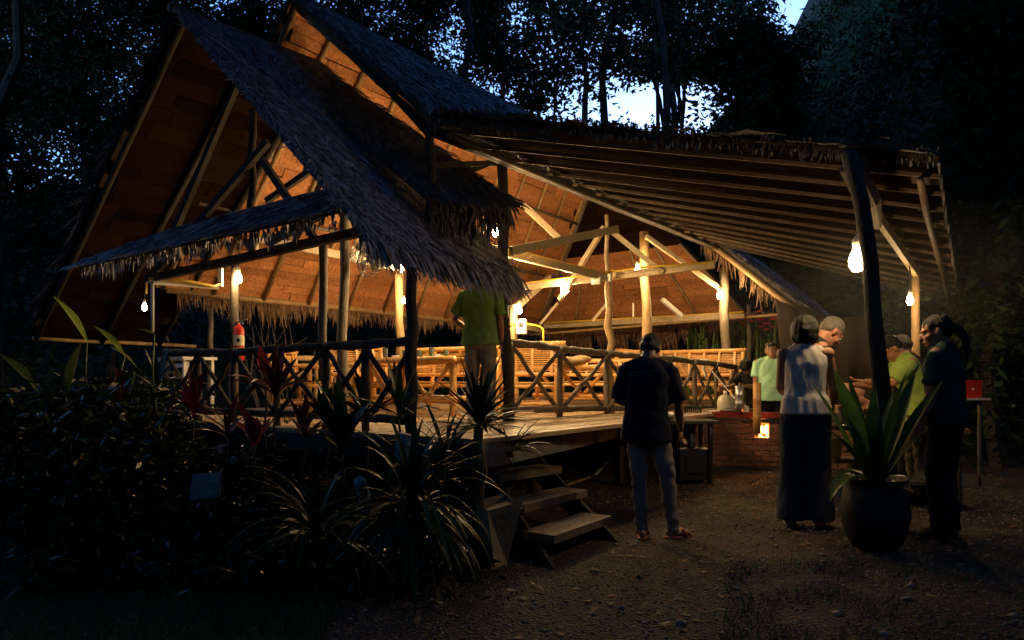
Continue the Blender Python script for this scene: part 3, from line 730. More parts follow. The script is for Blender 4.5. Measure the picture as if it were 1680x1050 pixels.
# ================================================================== BAMBOO FURNITURE
def bchair(label, c, rz, wd=1.0, hb=.95, seatz=.42, grp='bamboo armchairs on the deck', cat='chair', dp=.5):
    rt = empty('bamboo_chair' if wd < 1.3 else 'bamboo_bench', label, cat, c, rz, grp); m = M['bamboo']
    hw = wd/2
    for sx in (-1, 1):
        pole('leg', (sx*hw, -dp/2, 0), (sx*hw, -dp/2, .66), .034, m, rt, .003)
        pole('leg', (sx*hw, dp/2, 0), (sx*hw, dp/2+.10, hb), .036, m, rt, .003)
        pole('armrest', (sx*hw, -dp/2-.04, .66), (sx*hw, dp/2+.06, .68), .03, m, rt, .003)
        pole('side_rail', (sx*hw, -dp/2, .12), (sx*hw, dp/2, .12), .025, m, rt, .003)
    for y, z in ((-dp/2, seatz-.05), (dp/2, seatz-.05), (-dp/2, .13), (dp/2+.02, .13)): pole('stretcher', (-hw-.04, y, z), (hw+.04, y, z), .028, m, rt, .003)
    n = 9
    for i in range(n):
        y = -dp/2+dp*i/(n-1); beam('seat_slat', (-hw, y, seatz), (hw, y, seatz), dp/n*.85, .018, m, rt)
    pole('top_rail', (-hw-.05, dp/2+.10, hb), (hw+.05, dp/2+.10, hb), .042, m, rt, .003)
    pole('lower_rail', (-hw, dp/2+.04, seatz+.12), (hw, dp/2+.04, seatz+.12), .034, m, rt, .003)
    ns = max(3, int(wd/.28))
    for i in range(ns):
        x = -hw+wd*(i+.5)/ns
        beam('back_stile', (x, dp/2+.02, seatz+.1), (x, dp/2+.075, hb-.02), .04, .02, m, rt)
    k = 11
    for i in range(k):
        t = i/(k-1); z = seatz+.18+(hb-seatz-.25)*t; y = dp/2+.05+.05*t
        beam('back_slat', (-hw+.03, y, z), (hw-.03, y, z), .012, (hb-seatz-.25)/k*.7, m, rt)
    return rt
def btable(label, c, rz, L, W, h=.74, grp='bamboo tables on the deck'):
    rt = empty('bamboo_table', label, 'table', c, rz, grp); m = M['bamboo']
    for sx in (-1, 1):
        for sy in (-1, 1): pole('leg', (sx*(L/2-.12), sy*(W/2-.1), 0), (sx*(L/2-.12), sy*(W/2-.1), h-.03), .045, m, rt, .003)
        pole('side_rail', (sx*(L/2-.12), -W/2, .22), (sx*(L/2-.12), W/2, .22), .03, m, rt, .003)
        pole('brace', (sx*(L/2-.14), -W/2+.08, h-.05), (sx*(L/2-.5), -W/2+.06, .26), .028, m, rt, .003)
        pole('brace', (sx*(L/2-.14), W/2-.08, h-.05), (sx*(L/2-.5), W/2-.06, .26), .028, m, rt, .003)
    for sy in (-1, 1):
        pole('edge_pole', (-L/2, sy*W/2, h-.02), (L/2, sy*W/2, h-.02), .04, m, rt, .003); pole('stretcher', (-L/2+.05, sy*(W/2-.08), .22), (L/2-.05, sy*(W/2-.08), .22), .028, m, rt, .003)
    n = int(W/.09)
    for i in range(n):
        y = -W/2+.04+(W-.08)*(i+.5)/n; beam('top_slat', (-L/2, y, h), (L/2, y, h), W/n*.86, .02, m, rt)
    return rt
def dk(px, Y): return Vector(((px-840)/F*Y, Y, DZ+.003))
RZ = math.atan2(.794, .608)
btable('long bamboo table behind the front corner post, set with glasses', dk(700, 9.3), RZ-1.57, 1.8, .85)
btable('low bamboo table behind the right railing with a cloth bundle on it', dk(955, 10.6), RZ-1.57, 1.5, .8, .66)
bchair('slatted bamboo armchair left of the man in navy, tall back turned to the railing', dk(868, 9.6), RZ-1.1, .85, .98)
bchair('wide bamboo bench behind the long table', dk(720, 10.7), RZ-1.57, 1.9, .95, cat='bench', grp=None)
bchair('bamboo armchair with open back left of the long table', dk(605, 10.0), RZ-.1, .9, .95)
bchair('bamboo armchair nearest the pale post', dk(660, 12.0), RZ-1.6, .9, .98)
bchair('long bamboo bench seen through the far railing', dk(1120, 12.6), RZ-1.57, 2.0, .98, cat='bench', grp=None)
bchair('bamboo bench beyond the low table', dk(985, 12.2), RZ-1.2, 1.5, .8, cat='bench', grp=None)
bchair('bamboo armchair behind the green fence post at the left of the hall', dk(500, 10.5), RZ+.6, 1.0, .9)
# glasses and bowls on the long table, banana leaf
def tumbler(px, Y, label, h=.12):
    c = P(px, 600, Y); c.z = DZ+.757
    rt = empty('drinking_glass', label, 'glass', c, 0, 'glasses on the long bamboo table')
    MB().lathe((0, 0, 0), [(.0, 0), (.030, 0), (.037, h), (.034, h), (.027, .01), (0, .01)], 14).obj('glass_wall', M['glass'], rt, True)
    MB().lathe((0, 0, 0), [(0, .012), (.026, .012), (.030, h*.6), (0, h*.6)], 14).obj('water', M['glass'], rt, True)
for a in ((632, 9.55, 'tall glass at the left end of the long table'), (664, 9.35, 'glass just left of the front corner post'), (688, 9.25, 'glass just right of the front corner post'), (708, 9.3, 'tallest glass in the middle of the banana leaf'), (732, 9.1, 'glass at the right end of the long table')):
    tumbler(*a, h=.15 if a[0] in (632, 708) else .11)
def bowl(px, Y, lab, r=.06, m='white', zz=DZ+.757, name='bowl'):
    c = P(px, 600, Y); c.z = zz
    o = MB().lathe((0, 0, 0), [(0, 0), (r*.5, 0), (r, r*.7), (r*.93, r*.72), (r*.5, .012), (0, .012)], 16).obj(name, M[m], None, True); o.location = c
    return tag(o, lab, name)
bowl(716, 9.15, 'upturned pale bowl between the two glasses on the banana leaf'); bowl(649, 9.45, 'small pale bowl left of the corner post on the table'); bowl(724, 9.05, 'small saucer beside the pale bowl', .04)
def sheet(name, c, L, W, rz, m, label, cat, z=.004, th=.006, amp=.012):
    nx, ny = 14, 8; V = []; 
    for j in range(ny):
        for i in range(nx):
            x = (i/(nx-1)-.5)*L; y = (j/(ny-1)-.5)*W*(1-.5*abs(i/(nx-1)*2-1)**3); V.append((x, y, z+amp*(1+math.sin(x*14+y*9))*.5))
    Q = [(j*nx+i, j*nx+i+1, (j+1)*nx+i+1, (j+1)*nx+i) for j in range(ny-1) for i in range(nx-1)]
    V2 = [(x, y, zz-th) for x, y, zz in V]; o_ = len(V)
    Q2 = [tuple(reversed([q+o_ for q in f])) for f in Q]
    o = link(name, mesh_np(name, V+V2, Q+Q2, True), m); o.location = c; o.rotation_euler = (0, 0, rz); return tag(o, label, cat)
sheet('banana_leaf', P(712, 600, 9.25)*1+Vector((0, 0, 0)), 1.15, .5, RZ-1.57, M['leaf_bana'], 'fresh green banana leaf laid as a tablecloth on the long table', 'leaf')
bpy.data.objects['banana_leaf'].location.z = DZ+.76
cb = MB().ell((0, 0, .07), (.30, .16, .07)).ell((.22, .05, .10), (.16, .12, .06)).obj('cloth_bundle', M['planter'], None, True); cb.location = P(930, 600, 10.2); cb.location.z = DZ+.67
tag(cb, 'crumpled ochre cloth bundle lying on the low table', 'cloth')
# electrical boxes
def box_thing(name, px, py, Y, size, m, label, cat, rz=-.62, bev=.012, group=None):
    o = MB().box((0, 0, 0), size).obj(name, m); o.location = P(px, py, Y); o.rotation_euler = (0, 0, rz)
    b = o.modifiers.new('bevel', 'BEVEL'); b.width = bev; b.segments = 2
    return tag(o, label, cat, group)
box_thing('junction_box', 978, 461, 9.35, (.14, .05, .10), M['white'], 'white junction box hanging under the beam left of the middle post', 'box')
box_thing('junction_box', 999, 456, 9.42, (.06, .04, .12), M['white'], 'narrow white switch box on top of the middle post', 'box')
eb = box_thing('breaker_box', 831, 511, 7.7, (.085, .06, .15), M['metal'], 'grey breaker box on the dark post behind the man in green', 'box')
em = box_thing('electric_meter', 856, 536, 11.9, (.17, .09, .26), M['white'], 'white meter box with small dark window on the pale post', 'meter', -.3)
o = MB().box((0, -.048, .03), (.08, .01, .08)).obj('window', M['black'], em)
# wall fans
def fan(px, py, Y, label, ry):
    rt = empty('wall_fan', label, 'fan', P(px, py, Y), 0, 'fans mounted on the post'); rt.rotation_euler = (math.radians(70), ry, math.radians(-50))
    for k in range(5):
        z = -.06+.03*k; r = .19*math.sqrt(max(.05, 1-(z/.085)**2)); 
        MB().tube([(r*math.cos(a*math.pi/12), r*math.sin(a*math.pi/12), z) for a in range(25)], .005, 5).obj('guard_ring', M['metal'], rt, True)
    mb = MB()
    for k in range(18):
        a = k*math.pi/9; mb.tube([(0.03*math.cos(a), .03*math.sin(a), .08), (.17*math.cos(a), .17*math.sin(a), .055), (.19*math.cos(a), .19*math.sin(a), 0), (.17*math.cos(a), .17*math.sin(a), -.055), (.03*math.cos(a), .03*math.sin(a), -.08)], .0025, 4)
    mb.obj('guard_wires', M['metal'], rt)
    for k in range(3):
        a = k*2.09; R = Matrix.Rotation(a, 3, 'Z') @ Matrix.Rotation(.45, 3, 'X')
        MB().ell(R @ Vector((.09, 0, 0)), (.075, .05, .004), R, 12, 6).obj('blade', M['cream'], rt, True)
    MB().lathe((0, 0, 0), [(0, -.2), (.06, -.2), (.07, -.1), (.04, -.08), (.03, .04), (0, .05)], 14).obj('motor', M['pole_dark'], rt, True)
    MB().tube([(0, 0, -.18), (-.06, .12, -.2), (-.2, .2, -.15)], .02, 8).obj('bracket', M['cream'], rt, True)
fan(607, 428, 8.1, 'wall fan facing down from the tall post, upper of two', .9); fan(590, 408, 8.4, 'wall fan tilted up behind the tall post', -.3)
# fire extinguisher
c = P(392, 592, 9.1)
fe = empty('fire_extinguisher', 'red fire extinguisher with pale label strapped to the left post', 'fire extinguisher', c)
MB().lathe((0, 0, 0), [(0, 0), (.06, 0), (.068, .03), (.068, .40), (.05, .455), (.025, .475), (.022, .50), (0, .50)], 20).obj('cylinder', M['red'], fe, True)
MB().lathe((0, 0, 0), [(.0695, .20), (.0695, .34)], 20).obj('label', M['cream'], fe, True)
MB().lathe((0, 0, 0), [(.0695, .12), (.0695, .175)], 20).obj('label_band', M['yellow'], fe, True)
MB().box((.02, -.0705, .27), (.035, .003, .045)).obj('printed_mark', M['black'], fe)
MB().box((.03, 0, .53), (.16, .02, .02), Matrix.Rotation(-.35, 3, 'Y')).box((.0, 0, .50), (.11, .02, .02)).box((0, 0, .49), (.035, .035, .06)).obj('handle', M['metal'], fe)
MB().tube([(-.02, 0, .49), (-.09, 0, .47), (-.10, 0, .30), (-.085, 0, .15)], .011, 8).obj('hose', M['black'], fe, True)
# white glass cabinet at the left
cbn = empty('display_cabinet', 'white framed cabinet standing on the deck at the left behind the railing', 'cabinet', dk(305, 9.8), RZ-1.57)
for x in (-.35, .35):
    for y in (-.2, .2): MB().box((x, y, .37), (.04, .04, .74)).obj('leg', M['white'], cbn)
MB().box((0, 0, .76), (.8, .5, .04)).obj('top', M['white'], cbn); MB().box((0, 0, .15), (.7, .4, .03)).obj('shelf', M['white'], cbn)
MB().box((0, -.2, .66), (.66, .03, .05)).obj('apron', M['white'], cbn)
# rag and cable tie on the right railing
rg = MB()
rg.tube(wob(P(1155, 592, 11.0), P(1158, 622, 10.95), 5, .02), .022, 6); rg.tube(wob(P(1150, 592, 11.0), P(1163, 592, 11.1), 4, .02), .03, 6)
tag(rg.obj('rag', M['white'], None, True), 'white rag knotted over the right railing', 'rag')
# ================================================================== COOKING YARD
BR = empty('brick_stove', 'long low brick cooking counter with a square fire opening', 'stove', (0, 0, 0))
A0 = P(1112, 700, 9.6); A0.z = 0; B0 = Vector((4.55, 9.1, 0)); dv = (B0-A0); Ls = dv.length; dv.normalize(); nv = Vector((dv.y, -dv.x, 0))
A0 = A0+dv*.15
Ls -= .15
def st_box(name, s0, s1, q0, q1, z0, z1, m, par=BR):
    # s along the face, q depth behind the face
    c = A0+dv*(s0+s1)/2-nv*(q0+q1)/2; c.z = (z0+z1)/2
    R = Matrix((dv, -nv, Vector((0, 0, 1)))).transposed()
    return MB().box(c, (s1-s0, q1-q0, z1-z0), R).obj(name, m, par)
def s_of(px):   # position along the face for a pixel column
    k = (px-840)/F; return (k*A0.y-A0.x)/(dv.x-k*dv.y)
sf0, sf1 = s_of(1236), s_of(1262); zf0, zf1 = .50, .70
bh, bw = .075, .215
r = 0; z = .10
while z < .74:
    s = -(bw/2 if r % 2 else 0)
    while s < Ls:
        a = max(0, s+.006); b = min(Ls, s+bw-.006)
        if b-a > .03:
            segs = [(a, b)]
            if z+bh > zf0 and z < zf1 and b > sf0 and a < sf1: segs = [(x0, x1) for x0, x1 in ((a, min(b, sf0)), (max(a, sf1), b)) if x1-x0 > .02]
            for x0, x1 in segs: st_box('brick', x0, x1, random.uniform(-.008, .006), .10, z+.005, min(z+bh-.005, .745), M['brick'])
        s += bw
    z += bh; r += 1
st_box('mortar_core', 0, sf0-.0, .012, .6, .05, .745, M['mortar']); st_box('mortar_core', sf1, Ls, .012, .6, .05, .745, M['mortar'])
st_box('mortar_core', sf0, sf1, .012, .6, .05, zf0-.003, M['mortar']); st_box('mortar_core', sf0, sf1, .45, .6, zf0, .745, M['mortar'])
st_box('lintel', sf0-.15, sf1+.2, -.012, .12, zf1+.004, .75, M['black'])
st_box('counter_slab', -.05, sf0-.17, -.03, .62, .752, .775, M['concrete']); st_box('counter_slab', sf1+.22, Ls+.05, -.03, .62, .752, .775, M['concrete']); st_box('counter_slab', sf0-.165, sf1+.215, .14, .62, .752, .775, M['concrete'])
st_box('footing', -.3, Ls+.2, -.42, .7, 0, .055, M['concrete'])
st_box('angle_iron', sf0-.55, Ls, -.05, -.02, .775, .85, M['redpaint']); st_box('angle_iron', sf0-.55, Ls, -.02, .08, .84, .85, M['redpaint'])
# fire
M['fire'] = emis('fire', (1.0, .15, .02), 8)
M['fire_hot'] = emis('fire_hot', (1.0, .30, .045), 20)
fc = A0+dv*((sf0+sf1)/2+.03)-nv*.17
fi = empty('fire', 'orange wood fire burning in the square opening of the brick counter', 'fire', (fc.x, fc.y, zf0))
for k in range(16):
    x = random.uniform(-.035, .085); hh = random.uniform(.08, .185)*(1-abs(x-.03)*4); y = random.uniform(-.08, .08); r_ = random.uniform(.014, .032)
    MB().tube([(x, y, 0), (x+random.uniform(-.01, .01), y, hh*.3), (x+random.uniform(-.02, .02), y, hh*.65), (x+random.uniform(-.03, .03), y, hh)], [r_, r_*1.15, r_*.7, .002], 8).obj('flame', M['fire_hot'] if k % 3 else M['fire'], fi, True)
for k in range(6):
    a = random.uniform(-.5, .5)+1.57*(k % 2); MB().tube([(-.12*math.cos(a), -.12*math.sin(a), .01+k*.006), (.12*math.cos(a), .12*math.sin(a), .02+k*.006)], .014, 7).obj('log', M['dirt'], fi)
# bamboo tubes cooking upright in the fire
def uptube(px, py0, py1, Y, r, m, label):
    a = P(px, py1, Y); b = P(px, py0, Y); rt = empty('bamboo_tube', label, 'bamboo tube', a); h = b.z-a.z
    pr = [(0, 0), (r, 0)]
    for k in range(1, 3): pr += [(r, h*k/3-.01), (r*1.07, h*k/3), (r, h*k/3+.01)]
    pr += [(r, h), (r*.8, h), (r*.8, h-.08), (0, h-.08)]
    MB().lathe((0, 0, 0), pr, 16).obj('wall', m, rt, True); return rt
uptube(1242, 628, 712, 9.15, .052, M['bamboo'], 'upright bamboo tube glowing orange over the fire opening')
uptube(1213, 633, 676, 9.3, .058, M['metal'], 'grey steel tube standing on the counter left of the fire')
# things on the counter
ct = .778
def on(px, q, z=ct):
    s = s_of(px); p = A0+dv*s-nv*q; p.z = z; return p
jg = empty('water_jug', 'big pale plastic jug with short neck on the counter', 'jug', on(1193, .3))
MB().lathe((0, 0, 0), [(0, 0), (.10, 0), (.112, .02), (.115, .20), (.10, .26), (.05, .295), (.03, .30), (0, .30)], 22).obj('body', M['cream'], jg, True)
MB().lathe((0, 0, 0), [(.0, .30), (.026, .30), (.026, .355), (0, .36)], 14).obj('cap', M['white'], jg, True)
MB().tube([(.06, 0, .28), (.13, 0, .27), (.125, 0, .14), (.10, 0, .12)], .012, 8).obj('handle', M['cream'], jg, True)
bx = MB().box((0, 0, .07), (.14, .12, .13)).obj('food_box', M['white']); bx.location = on(1224, .42); tag(bx, 'white box on the counter behind the steel tube', 'box')
pn = empty('cooking_pan', 'wide pan with lid on the counter in front of the jug', 'pan', on(1200, .10))
MB().lathe((0, 0, 0), [(0, .02), (.12, .02), (.155, .09), (.16, .09), (.15, .095), (.11, .03), (0, .03)], 22).obj('body', M['metal'], pn, True); MB().lathe((0, 0, 0), [(.15, .097), (.08, .12), (0, .125)], 22).obj('lid', M['glass'], pn, True)
for k, (px, q, s, m, lab) in enumerate([(1160, .12, (.17, .12, .045), 'pink', 'pink and white food pack at the left of the heap'), (1171, .16, (.16, .11, .04), 'white', 'white food pack behind the pink one'), (1166, .30, (.15, .12, .05), 'pink', 'pink food pack at the back of the heap'), (1176, .05, (.14, .10, .035), 'leaf_bana', 'green leaf wrapped parcel in front of the pan')]):
    o = MB().box((0, 0, s[2]/2), s).obj('food_pack', M[m]); o.location = on(px, q, ct+(.045 if k == 1 else 0)); o.rotation_euler = (0, random.uniform(-.06, .06), random.uniform(-.8, .8)); b = o.modifiers.new('bevel', 'BEVEL'); b.width = .015; b.segments = 2
    tag(o, lab, 'food pack')
# dark plastic crate
cr = empty('plastic_crate', 'dark green mesh crate on the counter beside the hand of the man in navy', 'crate', on(1137, .12)); cr.rotation_euler = (0, 0, math.atan2(dv.y, dv.x))
for x in (-.11, .11): MB().box((x, 0, .02), (.012, .22, .02)).box((x, 0, .13), (.016, .24, .02)).obj('rim', M['leaf'], cr)
for y in (-.11, .11): MB().box((0, y, .02), (.22, .012, .02)).box((0, y, .13), (.24, .016, .02)).obj('rim', M['leaf'], cr)
mb = MB()
for i in range(8):
    t = -.10+.2*i/7
    for y in (-.11, .11): mb.box((t, y, .075), (.008, .008, .10)); mb.box((y, t, .075), (.008, .008, .10))
mb.box((0, 0, .01), (.21, .21, .006)).obj('mesh_side', M['leaf'], cr)
for px, lab, h in ((1119, 'yellow topped jar beside the crate', .15), (1127, 'small bottle leaning near the crate', .11)):
    o = empty('jar', lab, 'jar', on(px, .35)); MB().lathe((0, 0, 0), [(0, 0), (.03, 0), (.03, h*.7), (.015, h*.85), (.015, h), (0, h)], 14).obj('body', M['glass'], o, True); MB().lathe((0, 0, h), [(0, 0), (.018, 0), (.018, .02), (0, .02)], 12).obj('lid', M['yellow'], o)
rd = MB().tube([P(1163, 603, 10.6), P(1206, 654, 9.5)], .007, 6).obj('skewer_rod', M['metal']); tag(rd, 'thin pale rod leaning from the railing down to the counter', 'rod')
# left extension: charcoal grill on legs
gr = empty('charcoal_grill', 'black iron charcoal grill on a heavy stand left of the brick counter', 'grill', P(1100, 700, 8.2).xy.to_3d())
MB().box((0, 0, .80), (1.05, .5, .035)).obj('table_top', M['dirt'], gr)
for x in (-.45, .42):
    for y in (-.2, .2): pole('leg', (x, y, 0), (x, y, .785), .03, M['black'], gr, .004)
MB().box((.25, 0, .30), (.36, .36, .36)).obj('fire_box', M['black'], gr); MB().box((.25, -.19, .30), (.22, .02, .2)).obj('door', M['black'], gr)
MB().lathe((.25, 0, .48), [(.05, 0), (.05, .28), (0, .28)], 12).obj('flue', M['black'], gr, True)
MB().lathe((-.1, .0, .82), [(0, 0), (.14, .01), (.17, .08), (.165, .08), (.13, .02), (0, .02)], 20).obj('pan', M['metal'], gr, True)
# right work table with camera/bottles
tb = empty('work_table', 'dark work table where the white haired man leans', 'table', P(1440, 700, 6.9).xy.to_3d()); tb.rotation_euler = (0, 0, -.45); tb.location.z = .06
MB().box((0, 0, .76), (1.5, .6, .04)).obj('top', M['dirt'], tb)
for x in (-.65, .65):
    for y in (-.25, .25): pole('leg', (x, y, 0), (x, y, .745), .035, M['dirt'], tb, .003)
MB().box((0, 0, .25), (1.3, .5, .03)).obj('shelf', M['dirt'], tb)
def tbp(px, Y, z=.845): p = P(px, 600, Y); p.z = z; return p
for px, Y, h, lab, m in ((1400, 6.75, .22, 'tall dark bottle at the left of the work table', 'black'), (1378, 6.9, .16, 'dark jar with shiny lid by the elbow of the woman', 'black'), (1414, 6.95, .14, 'grey metal tin on the work table', 'metal')):
    o = empty('bottle' if m == 'black' else 'tin', lab, 'bottle' if m == 'black' else 'tin', tbp(px, Y)); MB().lathe((0, 0, 0), [(0, 0), (.033, 0), (.033, h*.6), (.014, h*.78), (.014, h), (0, h)], 14).obj('body', M[m], o, True)
    MB().lathe((0, 0, h), [(0, 0), (.017, 0), (.017, .018), (0, .018)], 12).obj('cap', M['metal'], o)
pl = MB().lathe((0, 0, 0), [(0, 0), (.08, 0), (.13, .015), (.13, .02), (.08, .008), (0, .008)], 22).obj('metal_tray', M['metal'], None, True); pl.location = tbp(1402, 6.65); tag(pl, 'round metal tray glinting on the work table', 'tray')
bo = MB().box((0, 0, .03), (.30, .20, .03)).obj('chopping_board', M['bamboo']); bo.location = tbp(1392, 6.75, .845)+Vector((0, 0, .16)); tag(bo, 'wooden board under the outstretched hand on the right', 'board')
sp_ = MB().box((0, 0, .07), (.22, .16, .14)).obj('storage_tin', M['black']); sp_.location = tbp(1392, 6.75, .845); tag(sp_, 'black box carrying the wooden board', 'box')
# low bench with bucket at the right end of the stove
bn = empty('low_bench', 'low pale bench between the woman and the potted plant', 'bench', P(1372, 720, 7.2).xy.to_3d()); bn.location.z = .06
MB().box((0, 0, .40), (.5, .3, .035)).obj('seat', M['step'], bn)
for x in (-.2, .2): MB().box((x, 0, .19), (.04, .28, .38)).obj('leg', M['dirt'], bn)
bk = MB().lathe((0, 0, 0), [(0, 0), (.09, 0), (.12, .2), (.125, .2), (.115, .205), (.085, .012), (0, .012)], 18).obj('bucket', M['cream'], None, True); bk.location = P(1364, 700, 7.2).xy.to_3d()+Vector((0, 0, .482)); tag(bk, 'small pale bucket on the low bench', 'bucket')
stn = MB().box((0, 0, .11), (.28, .2, .22)).obj('concrete_block', M['concrete']); stn.location = P(1370, 760, 6.7).xy.to_3d()+Vector((0, 0, .05)); tag(stn, 'pale concrete block on the ground below the bench', 'block')
# red cooler on a small table at far right
rt_ = empty('side_table', 'small table at the right edge holding the red cooler', 'table', P(1588, 700, 7.8).xy.to_3d()); rt_.location.z = .06
MB().box((0, 0, 1.02), (.34, .26, .02)).obj('top', M['cream'], rt_)
for x in (-.13, .13): pole('leg', (x, 0, 0), (x, 0, 1.01), .018, M['pole_dark'], rt_, .002)
cl = empty('cooler_box', 'red plastic cooler on the small side table', 'cooler', P(1588, 700, 7.8).xy.to_3d()); cl.location.z = 1.095
MB().box((0, 0, .085), (.2, .17, .17)).obj('body', M['red'], cl); MB().box((0, 0, .185), (.21, .18, .03)).obj('lid', M['red'], cl)
MB().lathe((0, -.088, .09), [(0, 0), (.01, 0), (.01, .02), (0, .02)], 8).obj('latch', M['white'], cl)
# tarp hung behind
def cloth(name, q, m, label, cat, sag=.18, nx=20, ny=10):
    V = []; a, b, c, d = [Vector(x) for x in q]
    for j in range(ny):
        for i in range(nx):
            u = i/(nx-1); v = j/(ny-1); p = (a*(1-u)+b*u)*(1-v)+(d*(1-u)+c*u)*v
            p.z -= sag*4*u*(1-u)*(1-v*.8); p.y += .12*math.sin(u*17)*v+.05*math.sin(u*31+v*3)
            V.append(p)
    Q = [(j*nx+i, j*nx+i+1, (j+1)*nx+i+1, (j+1)*nx+i) for j in range(ny-1) for i in range(nx-1)]
    o = link(name, mesh_np(name, [tuple(v) for v in V], Q, True), m); s = o.modifiers.new('thick', 'SOLIDIFY'); s.thickness = .006
    return tag(o, label, cat)
cloth('tarp', [P(1272, 488, 11.6), P(1445, 512, 9.8), P(1445, 760, 9.8), P(1300, 730, 11.6)], M['tarp'], 'brown tarpaulin hung as a windbreak behind the cooks', 'tarpaulin')
# hoe / stick on the ground near the deck
sk = empty('garden_hoe', 'hoe with a pale handle lying on the ground under the deck edge', 'hoe', (0, 0, 0))
def gp(px, py, z=.05): Y = (EYE-z)*F/(py-HY); return P(px, py, Y)
MB().tube([gp(975, 780), gp(1000, 756)], .02, 8).obj('handle', M['white'], sk, True); MB().tube([gp(1000, 753), gp(1028, 752)], .018, 8).obj('crossbar', M['white'], sk, True); MB().box(gp(971, 781), (.11, .06, .04)).obj('head', M['metal'], sk)
pk = MB().tube([gp(930, 796), gp(972, 782)], .018, 7).obj('stick', M['pole']); tag(pk, 'weathered stick on the gravel beside the hoe', 'stick')

# drifting cooking smoke under the shelter
def smoke():
    mb = MB(); mb.ell((0, 0, 0), (1, 1, 1), None, 20, 14); me = mb.mesh('smoke', True)
    for v in me.vertices: v.co *= 1+.25*noise.noise(v.co*1.7)
    m = bpy.data.materials.new('smoke'); m.use_nodes = True; n = m.node_tree.nodes; l = m.node_tree.links; n.remove(n['Principled BSDF'])
    pv = n.new('ShaderNodeVolumePrincipled'); pv.inputs['Color'].default_value = (.8, .85, .82, 1); pv.inputs['Anisotropy'].default_value = .3
    tc = n.new('ShaderNodeTexCoord'); nz = n.new('ShaderNodeTexNoise'); nz.inputs['Scale'].default_value = 1.6; nz.inputs['Detail'].default_value = 3; nz.inputs['Distortion'].default_value = .8
    ln = n.new('ShaderNodeVectorMath'); ln.operation = 'LENGTH'; l.new(tc.outputs['Object'], ln.inputs[0]); l.new(tc.outputs['Object'], nz.inputs['Vector'])
    mr = n.new('ShaderNodeMapRange'); mr.inputs[1].default_value = .15; mr.inputs[2].default_value = 1.0; mr.inputs[3].default_value = 1; mr.inputs[4].default_value = 0; l.new(ln.outputs['Value'], mr.inputs[0])
    r2 = n.new('ShaderNodeMapRange'); r2.inputs[1].default_value = .42; r2.inputs[2].default_value = .75; r2.inputs[3].default_value = .12; r2.inputs[4].default_value = 1; l.new(nz.outputs[0], r2.inputs[0])
    mu = n.new('ShaderNodeMath'); mu.operation = 'MULTIPLY'; l.new(mr.outputs[0], mu.inputs[0]); l.new(r2.outputs[0], mu.inputs[1])
    m2 = n.new('ShaderNodeMath'); m2.operation = 'MULTIPLY'; m2.inputs[1].default_value = .06; l.new(mu.outputs[0], m2.inputs[0]); l.new(m2.outputs[0], pv.inputs['Density'])
    l.new(pv.outputs[0], n['Material Output'].inputs['Volume'])
    o = link('smoke', me, m); o.location = (3.55, 6.7, 2.15); o.scale = (1.9, 1.7, 1.0); tag(o, 'thin cooking smoke drifting in the lamplight under the shelter', 'smoke', kind='stuff')
smoke()
# ================================================================== PLANTS
def leafblade(mb, base, d0, L, W, droop=.6, segs=6, fold=.25, tipw=.05, w0=.35, twist=0, peak=.4):
    """a strap / lance leaf with a folded midrib that bends under its weight"""
    base = Vector(base); d = Vector(d0).normalized(); p = base.copy(); st_ = L/segs
    side = d.cross(Vector((0, 0, 1)))
    if side.length < .05: side = Vector((1, 0, 0))
    side.normalize(); V = []; Fc = []
    if twist: side = Matrix.Rotation(twist, 3, d) @ side
    for i in range(segs+1):
        t = i/segs
        wv = W*(w0+(1-w0)*min(1, t/peak)) if t < peak else W*max(tipw, (1-((t-peak)/(1-peak))**1.8))
        up = side.cross(d).normalized()
        V += [p-side*wv/2+up*fold*wv*.5, p, p+side*wv/2+up*fold*wv*.5]
        p = p+d*st_; d = (d+Vector((0, 0, -droop/segs))).normalized()
    for i in range(segs):
        a = i*3; Fc += [(a, a+1, a+4, a+3), (a+1, a+2, a+5, a+4)]
    mb.add(V, Fc)
def rosette(name, label, cat, base, n, L, W, m, elev=(20, 80), droop=.8, sub='leaf', az=(0, 360), segs=6, Lv=.35, fold=.25, w0=.35, group=None, stem=None, tipw=.03, peak=.4, seed=0, joined=False):
    rr = random.Random(seed+n)
    rt = empty(name, label, cat, base, 0, group); top = Vector((0, 0, 0))
    if stem:
        top = Vector(stem[0]); MB().tube(wob((0, 0, -.02), top, 7, .02, seed), [stem[1]*(1-.35*i/6) for i in range(7)], 10).obj('trunk', stem[2], rt, True)
    J = MB()
    for i in range(n):
        a = math.radians(rr.uniform(*az)); e = math.radians(elev[0]+(elev[1]-elev[0])*((i+.5)/n))
        d = Vector((math.cos(a)*math.cos(e), math.sin(a)*math.cos(e), math.sin(e)))
        mb = J if joined else MB()
        leafblade(mb, top+Vector((0, 0, rr.uniform(0, .06))), d, L*rr.uniform(1-Lv, 1+Lv*.5), W*rr.uniform(.75, 1.15), droop*rr.uniform(.6, 1.4), segs, fold, tipw, w0, rr.uniform(-.3, .3), peak)
        if not joined: mb.obj(sub, m, rt, True)
    if joined: J.obj('foliage', m, rt, True)['kind'] = 'stuff'
    return rt
def G(px, py): # ground point seen at pixel
    Y = EYE*F/(py-HY); return P(px, py, Y)
